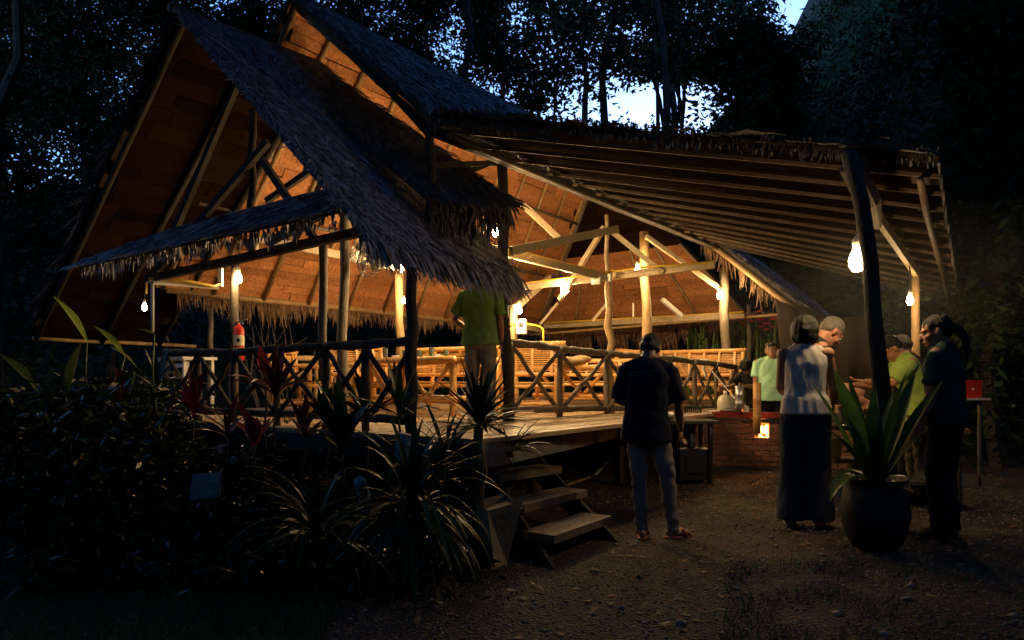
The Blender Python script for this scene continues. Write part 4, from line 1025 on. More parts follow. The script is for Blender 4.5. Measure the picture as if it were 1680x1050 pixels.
# potted plant, right
pp = P(1435, 880, 4.95); pp.z = .08
pt = empty('plant_pot', 'large dark glazed pot standing on the gravel at the right', 'plant pot', pp)
MB().lathe((0, 0, 0), [(0, 0), (.14, 0), (.20, .10), (.235, .26), (.21, .42), (.18, .47), (.21, .50), (.225, .52), (.205, .52), (.17, .49), (.0, .48)], 28).obj('body', M['pot'], pt, True)
M['leaf_pot'] = mat('potted_leaf', (.045, .095, .022), .38, .5, 5, .1, 10, objrand=.3, translucent=.25)
rt = empty('potted_plant', 'broad leaved green plant growing from the dark pot', 'plant', pp+Vector((0, 0, .48)))
for k, (tx, ty, L, W, dr) in enumerate([(-.47, .06, .95, .13, .25), (-.33, -.06, .98, .14, .3), (-.20, .06, .80, .13, .2), (-.05, -.08, .62, .12, .1), (.04, .05, .80, .12, .1), (.20, -.05, .92, .14, .2), (.34, .05, .95, .14, .3), (.46, -.06, .95, .12, .35), (-.12, .12, .9, .10, .2), (.28, .14, .8, .10, .3), (-.58, -.1, .6, .08, .7), (.62, 0, .6, .08, .6), (-.40, -.14, .45, .10, 1.6), (.1, -.2, .7, .11, .4)]):
    mb = MB(); leafblade(mb, (tx*.1, ty*.3, 0), (tx*.78, ty, .8), L*.9, W*.9, dr, 9, .5, .02, .45, random.uniform(-.6, .6), .5); mb.obj('leaf', M['leaf_pot'], rt, True)
mb = MB(); leafblade(mb, (-.1, -.06, .02), (-.5, -.2, .35), .42, .12, 2.4, 7, .3, .03, .4); mb.obj('leaf', M['leaf_pale'], rt, True)
for k in range(10):
    a = random.uniform(0, 6.28); mb = MB(); leafblade(mb, (0, 0, 0), (math.cos(a), math.sin(a), random.uniform(.3, .8)), .35, .07, 1.4, 6); mb.obj('leaf', M['leaf_pot'], rt, True)
# dragon tree by the steps
b = P(790, 820, 5.05); b.z = 0
h = P(790, 702, 5.05).z
rosette('dragon_tree', 'spiky dark dragon tree with ringed trunk in front of the man in green', 'tree', b, 92, .50, .038, M['leaf'], (-15, 85), .45, stem=((-.02, 0, h), .055, M['bark']), segs=5, w0=.6, seed=3)
rosette('dragon_tree', 'smaller spiky rosette right of the dragon tree by the top step', 'plant', P(835, 745, 5.9), 22, .45, .03, M['leaf'], (10, 70), .9, seed=4)
# big strappy clump
b = G(700, 905); b.y = 4.25; b.x = -.62
rosette('pandan_clump', 'huge clump of long strappy leaves drooping in front of the steps', 'plant', (b.x, b.y, .42), 105, .70, .040, M['leaf'], (5, 88), 2.3, seed=5, segs=8, Lv=.3, stem=((0, 0, .02), .05, M['bark']))
rosette('strappy_plant', 'second strappy plant left of the big drooping clump', 'plant', (-1.25, 4.35, .25), 46, .62, .034, M['leaf'], (15, 85), 1.9, seed=6, segs=7, stem=((0, 0, .02), .04, M['bark']))
# red cordylines
def cordy(px, py, Y, n, L, W, m, label, hgt=.9, el=(25, 88), seed=1, az=(0, 360)):
    t = P(px, py, Y); z0 = 0; rosette('cordyline', label, 'plant', (t.x, t.y, z0), n, L, W, m, el, .9, stem=((0, 0, t.z-z0), .014, M['trunk']), seed=seed, segs=6, w0=.25, peak=.5, az=az)
M['leaf_dred'] = mat('maroon_leaf', (.11, .022, .03), .35, .5, 4, .1, 10, objrand=.5, translucent=.2)
cordy(452, 655, 6.2, 16, .50, .09, M['leaf_dred'], 'maroon cordyline with upright pink tip in front of the railing', seed=11)
cordy(436, 632, 6.3, 4, .36, .075, M['leaf_red'], 'pink leaved cordyline shoots beside the fire extinguisher', seed=12, el=(55, 85))
cordy(418, 735, 5.6, 5, .36, .13, M['leaf_red'], 'wide bright red leaves low in the bed', seed=13, el=(50, 88))
cordy(318, 690, 6.4, 20, .42, .07, M['leaf_dred'], 'dark maroon cordyline in front of the white cabinet', seed=14)
cordy(372, 720, 5.9, 14, .36, .06, M['leaf_dred'], 'low maroon cordyline left of the bright red leaves', seed=15)
cordy(600, 700, 5.5, 14, .45, .07, M['leaf'], 'dark lance leaved shrub in front of the deck edge', seed=16)
cordy(655, 690, 5.35, 16, .46, .07, M['leaf'], 'dark lance leaved shrub below the front corner post', seed=17)
cordy(560, 745, 5.0, 12, .55, .11, M['leaf'], 'broad upright leaves left of the bluish tube', seed=18, el=(45, 88))
cordy(540, 700, 5.6, 5, .40, .10, M['leaf_pot'], 'yellowish green broad leaf shoot in front of the deck', seed=19, el=(60, 88))
cordy(500, 720, 5.8, 12, .40, .07, M['leaf_dred'], 'maroon shrub below the left railing', seed=20)
cordy(255, 640, 6.6, 12, .45, .08, M['leaf'], 'dark shrub at the left end of the railing', seed=21)
cordy(200, 690, 6.2, 12, .45, .09, M['leaf_dred'], 'dark red shrub in the shade at the far left', seed=22)
cordy(730, 760, 4.9, 12, .45, .06, M['leaf'], 'dark shrub between the bluish tube and the dragon tree', seed=23)
# banana / heliconia on the left
def helic(px, py, Y, tips, label, m=None, W=.16, seed=0):
    b = P(px, py, Y); b.z = 0; rt = empty('heliconia', label, 'plant', b)
    for k, (tx, ty, L, el, W_) in enumerate(tips):
        tp = P(tx, ty, Y+random.uniform(-.2, .2))-b
        MB().tube(wob((random.uniform(-.05, .05), 0, 0), tp, 6, .03), [.016, .014, .012, .01, .008, .006], 6).obj('stem', M['stem'], rt, True)
        mb = MB(); leafblade(mb, tp, el, L, W_, .4, 8, .35, .02, .2, 0, .45); mb.obj('leaf', m or M['leaf_pale'], rt, True)
helic(160, 700, 6.6, [(143, 562, .55, (-.5, 0, .85), .15), (205, 585, .50, (-.45, .1, .5), .12), (222, 600, .3, (-.6, 0, .6), .08)], 'tall heliconia with pale lit leaf blade at the far left')
helic(120, 760, 6.0, [(60, 640, .5, (-.5, 0, .6), .16), (110, 650, .5, (.2, 0, .9), .15), (170, 660, .5, (.5, 0, .6), .15), (230, 660, .4, (.6, .1, .3), .12)], 'dark heliconia in the shade at the far left', M['leaf'])
helic(270, 720, 6.5, [(252, 548, .16, (-.4, 0, .2), .06)], 'thin plant with one orange lit leaf under the small white bulb', M['leaf_pale'])
# heliconia thicket with red flowers behind the hall
for k, px in enumerate([1128, 1150, 1170, 1206, 1222, 1240, 1258, 1278, 1296, 1312]):
    Y = 15.6-(px-1120)*.008+random.uniform(-.3, .3); b = P(px, 640, Y); b.z = .1
    rt = empty('heliconia', ['slender green stems seen at the far end of the railing', 'slender green stems left of the lamp post', 'green stems close behind the lamp post', 'green stems between the two far posts', 'red flowered stems behind the far post', 'heliconia with hanging red bracts right of the far post', 'yellow tipped green stems above the crouching cook', 'green stalks above the smiling man', 'green stalks right of the smiling man', 'green stalks behind the woman'][k], 'plant', b, 0, 'heliconia thicket behind the hall')
    for q in range(9):
        x = random.uniform(-.25, .25); hh = random.uniform(1.4, 2.5)
        MB().tube(wob((x, random.uniform(-.2, .2), 0), (x+random.uniform(-.2, .2), 0, hh), 5, .03), .016, 6).obj('stem', M['stem'], rt, True)
        mb = MB(); leafblade(mb, (x, 0, hh*.8), (random.uniform(-.6, .6), random.uniform(-.3, .1), 1), .7, .12, .9, 6, .3, .02, .2); mb.obj('leaf', M['leaf_pot'], rt, True)
    if k in (4, 5, 8):
        for st2 in range(2):
            x0 = (-.12, .16)[st2]; z0 = 2.62-.16*st2; p = Vector((x0, -.35, z0))
            for q in range(4):
                sgn = -1 if q % 2 else 1; a = Vector((sgn*random.uniform(.12, .22), -.02, random.uniform(-.03, .09)))
                mb = MB(); mb.tube([p, p+a*.4+Vector((0, 0, -.015)), p+a], [.010, .024, .002], 5); mb.obj('flower_bract', M['flower'], rt); p2 = p+Vector((random.uniform(-.02, .02), 0, -.075)); p = p2
# bare branches behind the hall at the left
for px, lab in ((440, 'bare thin branches seen below the left eave'), (478, 'leaning pale stick tree below the left eave')):
    b = P(px, 620, 13.5); b.z = 0; rt = empty('bare_shrub', lab, 'shrub', b); mb = MB()
    for q in range(6):
        a = wob((0, 0, 0), (random.uniform(-.6, .6), 0, random.uniform(1.8, 2.8)), 5, .1); mb.tube(a, [.03, .025, .018, .012, .006], 6)
        for s in a[2:4]: mb.tube([s, s+Vector((random.uniform(-.5, .5), 0, random.uniform(.1, .4)))], [.01, .004], 5)
    mb.obj('branches', M['pole_dark'], rt, True)
# undergrowth of the bed
C = []
while len(C) < 1200:
    px = RS.uniform(40, 800); Y = RS.uniform(4.1, 7.6); p = P(px, HY, Y)
    if p.x > -.35 and Y > 4.7: continue
    if p.x > -.28: continue
    hmax = np.interp(Y, [4.1, 4.6, 5.6, 7.6], [.08, .25, .58, .85])*np.interp(px, [40, 150, 560, 720, 800], [1.25, 1.1, 1, .85, .6])
    C.append((p.x, p.y, RS.uniform(.02, hmax)))
tag(leaf_cloud(C, 20, (.10, .10, .05), .10, .026, 'undergrowth', M['leaf_is'], .2), 'low glossy plants filling the bed in front of the deck', 'plants', kind='stuff')
C = [(P(RS.uniform(-60, 330), HY, 6.2).x+RS.normal(0, .3), RS.uniform(5.2, 9.0), RS.uniform(.1, 1.15)) for _ in range(420)]
C = [c for c in C if c[0] < -2.9 - (c[1]-5.5)*.35]
tag(leaf_cloud(C, 34, (.17, .17, .13), .14, .036, 'shrubbery', M['leaf_is'], .2), 'dark dense shrubs at the left of the gable', 'shrubs', kind='stuff')
C = [(RS.uniform(4.9, 12), RS.uniform(8.5, 14.0), RS.uniform(.0, 3.4)) for _ in range(700)]
C = [c for c in C if c[0] > 5.2+(c[1]-8)*.45+.0 and c[2] < (c[0]-4.2)*1.2]
tag(leaf_cloud(C, 34, (.3, .3, .3), .17, .05, 'shrubbery', M['leaf_is'], .2), 'dark shrubs beyond the cooking shelter at the right', 'shrubs', kind='stuff')
C = [(RS.uniform(-9, 10), RS.uniform(19.0, 22), RS.uniform(.0, 4.6)) for _ in range(900)]
tag(leaf_cloud(C, 18, (.35, .3, .3), .24, .09, 'hedge_foliage', M['creep'], .2), 'dark bushes filling the view under the far eaves', 'shrubs', kind='stuff')
# branch with leaves hanging in from the top
rt = empty('tree_branch', 'leafy twig hanging into the open sky from the top edge', 'branch', P(1300, -30, 12)); MB().tube([(0, 0, .4), (-.05, 0, 0), (-.1, 0, -.25)], [.02, .01, .004], 5).obj('twig', M['trunk'], rt); leaf_cloud([(-.1, 0, -.1), (-.05, 0, .1), (-.25, 0, .0)], 9, (.06, .06, .06), .16, .06, 'leaves', M['tree'], .8, rt)
# grass at the lower right and left corners
M['grass_m'] = mat('grass_blade', (.05, .09, .02), .6, .4, 3, 0, island=.5)
def fr_(n):
    y = RS.uniform(3.0, 4.7, n); x = .9+ (y-3)*.35+np.abs(RS.normal(0, 1.0, n))*1.0; k = np.array([noise.noise(Vector((a*2.2, b*2.2, 0))) for a, b in zip(x, y)]) > -.12; return x[k], y[k]
def fl_(n): y = RS.uniform(3.0, 4.4, n); x = -.9-(y-3)*.1-np.abs(RS.normal(0, 1.1, n)); return x, y
def grass(n, fx, name, lab):
    x, y = fx(n); n = len(x); z = np.array([ground_z(a, b) for a, b in zip(x, y)]); L = RS.uniform(.02, .085, n); a = RS.uniform(0, 6.28, n); l = RS.normal(0, .4, (n, 2)); w_ = .0025
    p = np.stack([x, y, z], 1); s = np.stack([np.cos(a)*w_, np.sin(a)*w_, 0*a], 1); t = np.stack([l[:, 0]*L, l[:, 1]*L, L], 1)
    V = np.stack([p-s, p+s, p+t], 1).reshape(-1, 3); o = link(name, mesh_np(name, V, np.arange(3*n).reshape(-1, 3)), M['grass_m']); tag(o, lab, 'grass', kind='stuff')
grass(3500, fr_, 'grass', 'thin short grass growing over the gravel at the lower right')
grass(14000, fl_, 'grass', 'short dark grass at the lower left corner')
# planter, tube, plaques, stones
pb = empty('concrete_planter', 'tapered ochre planter box standing beside the steps', 'planter', (0, 0, 0))
tl, tr_, bl, br = P(800, 838, 4.75), P(858, 822, 4.85), P(812, 912, 4.72), P(832, 905, 4.85)
bl.z = br.z = .0
bk_ = Vector((-.12, .34, 0)); V = [tl, tr_, tr_+bk_, tl+bk_, bl, br, br+bk_*.6, bl+bk_*.6]
MB().add(V, [(0, 1, 5, 4), (1, 2, 6, 5), (2, 3, 7, 6), (3, 0, 4, 7), (4, 5, 6, 7)]).add([v-Vector((0, 0, .05)) if i < 4 else v for i, v in enumerate(V)][:4], [(0, 1, 2, 3)]).obj('shell', M['planter'], pb)
for px, py, Y, r, lab in ((812, 828, 5.1, .085, 'rounded stone between the planter and the dragon tree trunk'), (836, 806, 5.3, .10, 'dark round stone under the second step'), (866, 806, 5.5, .07, 'small flat stone under the steps')):
    o = MB().ell((0, 0, 0), (r*1.2, r, r*.8), None, 14, 10).obj('stone', M['stone'], None, True); o.location = P(px, py, Y); tag(o, lab, 'stone')
    for v in o.data.vertices: v.co *= 1+.25*noise.noise(v.co*9+Vector((px, 0, 0)))
    o.location.z = r*.7 if px != 812 else .12
tu = empty('plastic_tube', 'pale bluish tube leaning upright among the plants', 'tube', (0, 0, 0)); MB().tube([P(654, 784, 4.75), P(658, 750, 4.75), P(665, 712, 4.75)], [.02, .05, .055], 16).obj('wall', M['bluepipe'], tu, True)
tag(MB().tube([P(654, 900, 4.75), P(654, 782, 4.75)], .012, 6).obj('stake', M['trunk']), 'thin stake carrying the bluish tube', 'stake')
pm = empty('plant_sign', 'small pale information plaque with dark pictures in the flower bed', 'sign', P(338, 797, 5.0)); pm.rotation_euler = (math.radians(-18), math.radians(-6), math.radians(-8))
M['plaque'] = mat('plaque_print', (.05, .05, .065), .35, .12, 6, .03)
MB().box((0, 0, 0), (.235, .008, .19)).obj('panel', M['plaque'], pm)
M['plq_dark'] = mat('plaque_picture', (.04, .10, .08), .35, .6, 18, 0)
MB().box((.072, -.006, .045), (.07, .004, .065)).obj('picture', M['plq_dark'], pm); MB().box((.045, -.006, -.055), (.11, .004, .05)).obj('picture', M['plq_dark'], pm)
tag(MB().tube([(P(338, 797, 5.0).x, 5.02, 0), (P(338, 797, 5.0).x, 5.02, .56)], .012, 6).obj('sign_stake', M['trunk']), 'stake of the plaque in the flower bed', 'stake')
o = MB().tube([G(590, 920)+Vector((0, .6, .02)), P(590, 790, 4.9)], [.05, .045], 10).obj('bamboo_stump', M['bluepipe'], None, True); o.location = (0, 0, 0); tag(o, 'faint bluish pole standing low among the strappy leaves', 'pole')
# ================================================================== PEOPLE
def fuse(mb, voxel, name, smooth=4, wr=0, wf=(9, 9, 20), seed=0):
    me = mb.mesh(name+'_raw'); o = bpy.data.objects.new('tmp', me); COL.objects.link(o)
    r = o.modifiers.new('r', 'REMESH'); r.mode = 'VOXEL'; r.voxel_size = voxel
    if smooth: s = o.modifiers.new('s', 'SMOOTH'); s.factor = .6; s.iterations = smooth
    dg = bpy.context.evaluated_depsgraph_get(); dg.update()
    out = bpy.data.meshes.new_from_object(o.evaluated_get(dg)); out.name = name
    bpy.data.objects.remove(o); bpy.data.meshes.remove(me)
    n = len(out.vertices); co = np.empty(n*3, np.float32); out.vertices.foreach_get('co', co); co = co.reshape(-1, 3)
    if wr:
        no = np.empty(n*3, np.float32); out.vertices.foreach_get('normal', no); no = no.reshape(-1, 3)
        d = np.array([noise.noise(Vector((p[0]*wf[0]+seed, p[1]*wf[1], p[2]*wf[2]+p[0]*8)))+.5*noise.noise(Vector((p[0]*wf[0]*2.3, p[1]*wf[1]*2.3+seed, p[2]*wf[2]*1.6-p[0]*14))) for p in co])
        co += no*(d*wr)[:, None]; out.vertices.foreach_set('co', co.ravel())
    out.polygons.foreach_set('use_smooth', np.ones(len(out.polygons), dtype=bool)); out.update(); return out
def loft(mb, rings, n=20):
    V = []; Fc = []
    for c, rx, ry, R in rings:
        for k in range(n):
            a = 2*math.pi*k/n; ca, sa = math.cos(a), math.sin(a)
            p = Vector((math.copysign(abs(ca)**.85, ca)*rx, math.copysign(abs(sa)**.85, sa)*ry, 0)); V.append(Vector(c)+R @ p)
    for j in range(len(rings)-1):
        for k in range(n):
            k2 = (k+1) % n; Fc.append((j*n+k, j*n+k2, (j+1)*n+k2, (j+1)*n+k))
    Fc.append(tuple(range(n))[::-1]); Fc.append(tuple((len(rings)-1)*n+k for k in range(n)))
    mb.add(V, Fc)
def hand(mb, w, d, pn, side, curl=.5):
    """palm, four unequal fingers with knuckle bends and a thumb leaving the side of the palm"""
    d = d.normalized(); pn = (pn-d*pn.dot(d)).normalized(); sd = d.cross(pn)*side
    R = Matrix((sd, pn, d)).transposed()
    mb.ell(w+d*.048, (.040, .015, .052), R, 12, 8)
    for k, (off, L) in enumerate(((-.030, .064), (-.010, .074), (.011, .070), (.031, .056))):
        p = w+d*.085+sd*off; dd = (d+sd*off*3).normalized(); pts = [w+d*.05+sd*off*.8, p]
        for j in range(3):
            dd = (Matrix.Rotation(-curl*(.6+.25*j)*1.0, 3, d.cross(pn)) @ dd).normalized(); p = p+dd*L*(.42, .32, .26)[j]; pts.append(p)
        mb.tube(pts, [.010, .0095, .009, .0082, .007], 8)
    t0 = w+d*.022-sd*.026; t1 = t0+(d*.5-sd*.75+pn*.25).normalized()*.038; t2 = t1+(d*.85-sd*.2+pn*.4).normalized()*.03
    mb.tube([t0, t1, t2], [.014, .0115, .009], 8)
SKIN = {}
def skin(col):
    if col not in SKIN: SKIN[col] = mat('skin', col, .5, .10, 10, .08, 60, spec=.4, sss=.15)
    return SKIN[col]
def cloth_m(name, col, rough=.85, var=.12, col2=None): return mat(name, col, rough, var, 4, .35, 90, spec=.15, col2=col2)
M['hair'] = mat('black_hair', (.012, .010, .009), .55, .4, 8, .5, 60, (9, 9, 1.0), spec=.3)
M['hair_grey'] = mat('grey_hair', (.15, .135, .12), .5, .4, 10, .8, 40, (6, 6, 2))
M['eye'] = mat('eye_white', (.6, .6, .58), .2, .05, 4, 0); M['iris'] = mat('iris', (.02, .012, .008), .2, .1, 4, 0); M['lip'] = mat('lip', (.30, .09, .07), .45, .1, 5, 0)
def person(label, loc, rz, H=1.72, skin_c=(.34, .17, .10), lean=(0, 0), head=(0, 0, 0), arms=None, feet=None, shirt=None, pants=None, hair='short', face=False, belly=0, wide=1.0, shoe=None, voxel=.0075, hairm=None, glasses=False, neck_fwd=0, sh_scale=1.0):
    rt = empty('person', label, 'person', loc, rz); s = H/1.72; sk = skin(skin_c)
    ax, ay = math.radians(lean[0]), math.radians(lean[1])
    RB = Matrix.Rotation(ay, 3, 'Y') @ Matrix.Rotation(-ax, 3, 'X'); piv = Vector((0, 0, .93))
    def T(p, k=1.0):
        p = Vector(p)
        if p.z <= .93: return p*s
        f = min(1, (p.z-.93)/.25)
        R = Matrix.Rotation(ay*f, 3, 'Y') @ Matrix.Rotation(-ax*f, 3, 'X'); return (piv+R @ (p-piv))*s
    I3 = Matrix.Identity(3)
    def RT(z): f = max(0, min(1, (z-.93)/.25)); return Matrix.Rotation(ay*f, 3, 'Y') @ Matrix.Rotation(-ax*f, 3, 'X')
    body = MB()
    def ring(z, rx, ry, dy=0, g=0): return (T((0, dy, z)), (rx*wide+g)*s, (ry+g)*s, RT(z))
    tor = [(.80, .10, .08, 0), (.88, .150, .100, -.005), (.98, .140, .098, 0), (1.08, .135, .095+belly*.3, belly*.5), (1.20, .150, .100, belly*.2), (1.33, .160, .100, 0), (1.41, .140, .080, -.005), (1.46, .07, .06, -.01)]
    loft(body, [ring(z, a, b, c) for z, a, b, c in tor])
    # neck and head
    HR = RB @ Matrix.Rotation(math.radians(head[1]), 3, 'Z') @ Matrix.Rotation(-math.radians(head[0]), 3, 'X') @ Matrix.Rotation(math.radians(head[2]), 3, 'Y')
    nb = T((0, -.01, 1.42)); nt_ = T((0, .012+neck_fwd*.6, 1.52)); hs = s*1.06; HC = T((0, .012+neck_fwd, 1.50))+HR @ Vector((0, .008, .078))*s
    body.tube([nb, nt_, HC+HR @ Vector((0, -.015, -.03))*s], [.068*s, .060*s, .060*s], 14)
    for sx in (-1, 1): body.tube([T((sx*.03, -.02, 1.475)), T((sx*.14*wide, -.012, 1.40))], [.040*s, .036*s], 12)
    def he(mb, c, r, n1=16, n2=12, R=None): mb.ell(HC+HR @ Vector(c)*hs, [x*hs for x in r], HR if R is None else HR @ R, n1, n2)
    he(body, (0, -.012, .032), (.074, .094, .084)); he(body, (0, .025, -.03), (.060, .066, .082)); he(body, (0, .048, -.080), (.040, .040, .030))
    he(body, (0, .0985, -.018), (.012, .020, .026)); he(body, (0, .104, -.032), (.017, .013, .010)); he(body, (0, .078, .022), (.048, .018, .012))
    he(body, (0, .084, -.062), (.026, .012, .011)); he(body, (.038, .062, -.028), (.022, .022, .02)); he(body, (-.038, .062, -.028), (.022, .022, .02))
    for sx in (-1, 1): he(body, (sx*.075, -.006, -.008), (.010, .020, .032), 10, 8, Matrix.Rotation(sx*.35, 3, 'Z'))
    # arms
    arms = arms or {}
    sh = {}
    for side in (-1, 1):
        A = arms.get(side, dict(up=(side*.12, .02, -1), fo=(side*.02, .25, -1), curl=.5))
        S = T((side*.178*wide*sh_scale, -.005, 1.395)); E = S+Vector(A['up']).normalized()*.285*s; W = E+Vector(A['fo']).normalized()*.245*s
        body.ell(S, (.056*s, .052*s, .055*s), None, 12, 8)
        body.tube([S-Vector((side*.05, 0, -.01))*s, S, S.lerp(E, .5), E, E.lerp(W, .3), E.lerp(W, .75), W], [x*s for x in (.05, .050, .045, .038, .041, .031, .025)], 12)
        hd = Vector(A.get('hd', A['fo'])); pnn = Vector(A.get('pn', (-side, 0, .1))); hand(body, W, hd, pnn, side, A.get('curl', .5)); sh[side] = (S, E, W)
    # legs
    feet = feet or {-1: (-.11, 0, .1), 1: (.11, 0, -.1)}; lg = {}
    for side in (-1, 1):
        fx, fy, fa = feet[side]; hp_ = Vector((side*.085, 0, .89))*s; an = Vector((fx, fy, .085)); an.z *= s
        fd = Vector((-math.sin(fa), math.cos(fa), 0)); kn = hp_.lerp(an, .5)+(fd*.025+Vector((0, .01, 0)))*s; lg[side] = (hp_, kn, an, fd)
        body.tube([hp_, hp_.lerp(kn, .5), kn, kn.lerp(an, .35), an+Vector((0, 0, .03)), an-Vector((0, 0, .03))], [x*s for x in (.082, .072, .05, .052, .036, .036)], 12)
        Rf = Matrix((fd.cross(Vector((0, 0, 1))), fd, Vector((0, 0, 1)))).transposed()
        body.ell(an+fd*.05*s-Vector((0, 0, .045))*s, (.038*s, .105*s, .032*s), Rf, 12, 8); body.ell(an-fd*.03*s-Vector((0, 0, .04))*s, (.033*s, .04*s, .038*s), Rf, 10, 8)
        for q in range(5): body.ell(an+fd*(.150-.008*q)*s+Rf @ Vector(((-.026+.013*q)*side*-1, 0, -.062))*s, (.0075*s, .014*s, .009*s), Rf, 6, 5)
        if shoe:
            mbs = MB(); mbs.ell(an+fd*.05*s-Vector((0, 0, .076*s)), (.05*s, .14*s, .014*s), Rf, 14, 6)
            if shoe == 'shoe': mbs.ell(an+fd*.055*s-Vector((0, 0, .045))*s, (.047*s, .125*s, .042*s), Rf, 14, 8)
            else: mbs.tube([an+fd*.09*s+Rf @ Vector((-.045, 0, -.07))*s, an+fd*.075*s+Rf @ Vector((-.02, 0, -.022))*s, an+fd*.075*s+Rf @ Vector((.02, 0, -.022))*s, an+fd*.09*s+Rf @ Vector((.045, 0, -.07))*s], [.018*s]*4, 8)
            mbs.obj('shoe', shoe_m(shoe), rt, True)
    link('body', fuse(body, voxel, 'body', 3), sk, rt)
    # clothes
    if shirt:
        g = shirt.get('loose', .022); hem = shirt.get('hem', .84); mb = MB(); fl = shirt.get('flare', .012)
        rg = [(hem, .158+fl, .108+fl+belly*.15, belly*.3), (hem+.12, .152+fl*.6, .102+fl*.6+belly*.25, belly*.45), (1.08, .146, .100+belly*.4, belly*.6), (1.20, .152, .102+belly*.2, belly*.3), (1.31, .162, .103, 0), (1.375, .152, .086, -.005), (1.425, .105, .072, -.008)]
        rings = [ring(z, a, b, c, g) for z, a, b, c in rg]
        if shirt.get('collar', True): rings.append(ring(1.485, .052, .050, -.006, .012))
        loft(mb, rings, 24)
        sl = shirt.get('sleeve', .8)
        for sx in (-1, 1): mb.tube([T((sx*.035, -.02, 1.462)), T((sx*.15*wide, -.012, 1.396)), T((sx*.178*wide*sh_scale, -.006, 1.388))], [(.036+g*.5)*s, (.044+g*.55)*s, (.056+g*.5)*s], 14) if sl else mb.tube([T((sx*.035, -.02, 1.462)), T((sx*.125*wide, -.012, 1.402))], [(.038+g*.5)*s, (.037+g*.6)*s], 14)
        if sl:
            for side in (-1, 1):
                S, E, W = sh[side]
                if sl <= 1: en = S.lerp(E, sl); mb.tube([S-Vector((side*.06, 0, -.012))*s, S-Vector((0, 0, .012))*s, S.lerp(en, .6), en], [x*s for x in (.052+g*.3, .050+g*.55, .048+g*.85, .048+g*1.1)], 14)
                else: mb.tube([S-Vector((side*.06, 0, 0))*s, S, E, W.lerp(E, .1)], [x*s for x in (.058+g*.6, .058+g*.7, .048+g, .034+g)], 14)
        me = fuse(mb, .011, 'shirt', 3, shirt.get('wr', .011), shirt.get('wf', (6, 6, 10)), rz*10); link(shirt.get('name', 'shirt'), me, shirt['m'], rt)
        if shirt.get('polo'):
            c2 = MB(); Rn = RT(1.5)
            for side in (-1, 1):
                c2.add([T((side*.005, .075, 1.43)), T((side*.06, .055, 1.49)), T((side*.068, .02, 1.50)), T((side*.07, .06, 1.435)), T((side*.035, .10, 1.405))], [(0, 1, 2, 3, 4)] if side < 0 else [(4, 3, 2, 1, 0)])
            co = c2.obj('collar', shirt['m'], rt); sm = co.modifiers.new('t', 'SOLIDIFY'); sm.thickness = .006
    if pants:
        g = pants.get('loose', .014); wl = pants.get('legs', (.092, .062, .052)); mb = MB()
        loft(mb, [ring(.80, .13, .085, 0, g), ring(.88, .152, .102, -.005, g), ring(.96, .145, .098, 0, g), ring(1.01, .140, .096, 0, g*.6)], 20)
        for side in (-1, 1):
            hp_, kn, an, fd = lg[side]; a2 = an-Vector((0, 0, .03*s)) if pants.get('long', True) else kn.lerp(an, .3)
            mb.tube([hp_+Vector((0, 0, .02)), hp_.lerp(kn, .5), kn, kn.lerp(a2, .5), a2], [x*s for x in (wl[0], (wl[0]+wl[1])/2+.004, wl[1], (wl[1]+wl[2])/2, wl[2])], 16)
        me = fuse(mb, .011, 'trousers', 3, pants.get('wr', .010), pants.get('wf', (7, 7, 16)), rz*7+3); link('trousers', me, pants['m'], rt)
    # hair
    hm = hairm or M['hair']; hb_ = MB()
    if hair == 'short': he(hb_, (0, -.020, .046), (.080, .095, .080)); he(hb_, (0, -.045, .0), (.074, .066, .060))
    elif hair == 'crop': he(hb_, (0, -.018, .040), (.0775, .096, .082)); he(hb_, (0, -.05, -.002), (.070, .058, .05))
    elif hair == 'mop': he(hb_, (0, -.005, .045), (.092, .108, .09)); he(hb_, (0, -.04, .0), (.088, .075, .07))
    elif hair == 'bob': he(hb_, (0, -.022, .036), (.098, .108, .094)); he(hb_, (0, -.035, .0), (.102, .098, .095)); he(hb_, (0, -.042, -.045), (.098, .080, .078)); he(hb_, (.055, -.02, -.04), (.045, .06, .072)); he(hb_, (-.055, -.02, -.04), (.045, .06, .072))
    elif hair == 'pony':
        he(hb_, (0, -.018, .040), (.080, .096, .082)); he(hb_, (0, -.045, .0), (.076, .062, .06))
        q = [HC+HR @ Vector(v)*s for v in ((0, -.09, .03), (0, -.14, -.01), (0, -.165, -.09), (0, -.16, -.19), (0, -.14, -.27))]
        hb_.tube(q, [.028, .036, .036, .028, .010], 12)
    if hb_.v: link('hair', fuse(hb_, .007, 'hair', 2, .006, (40, 40, 12), 1), hm, rt)
    if face:
        for sx in (-1, 1):
            m1 = MB(); he(m1, (sx*.029, .0815, .0015), (.0125, .008, .0065), 10, 8); m1.obj('eye', M['eye'], rt, True)
            m1 = MB(); he(m1, (sx*.029, .0875, .0015), (.0055, .0035, .0055), 8, 6); m1.obj('iris', M['iris'], rt, True)
            m1 = MB(); he(m1, (sx*.030, .0905, .021), (.018, .006, .0038), 8, 6); m1.obj('eyebrow', hm, rt, True)
        m1 = MB(); he(m1, (0, .0925, -.0625), (.022, .006, .0055), 10, 6); m1.obj('lips', M['lip'], rt, True)
    if glasses:
        gm = MB()
        for sx in (-1, 1):
            gm.tube([HC+HR @ Vector((sx*.031+.021*math.cos(a*math.pi/8), .104, -.001+.016*math.sin(a*math.pi/8)))*s for a in range(17)], .0016, 5)
            gm.tube([HC+HR @ Vector(v)*s for v in ((sx*.053, .103, .004), (sx*.076, .05, .004), (sx*.080, -.004, .006))], .0018, 5)
        gm.tube([HC+HR @ Vector(v)*s for v in ((-.010, .105, .002), (.010, .105, .002))], .0016, 5)
        gm.obj('glasses', M['metal'], rt, True)
    rt['hc'] = 0; del rt['hc']
    return rt, sh, HC, T
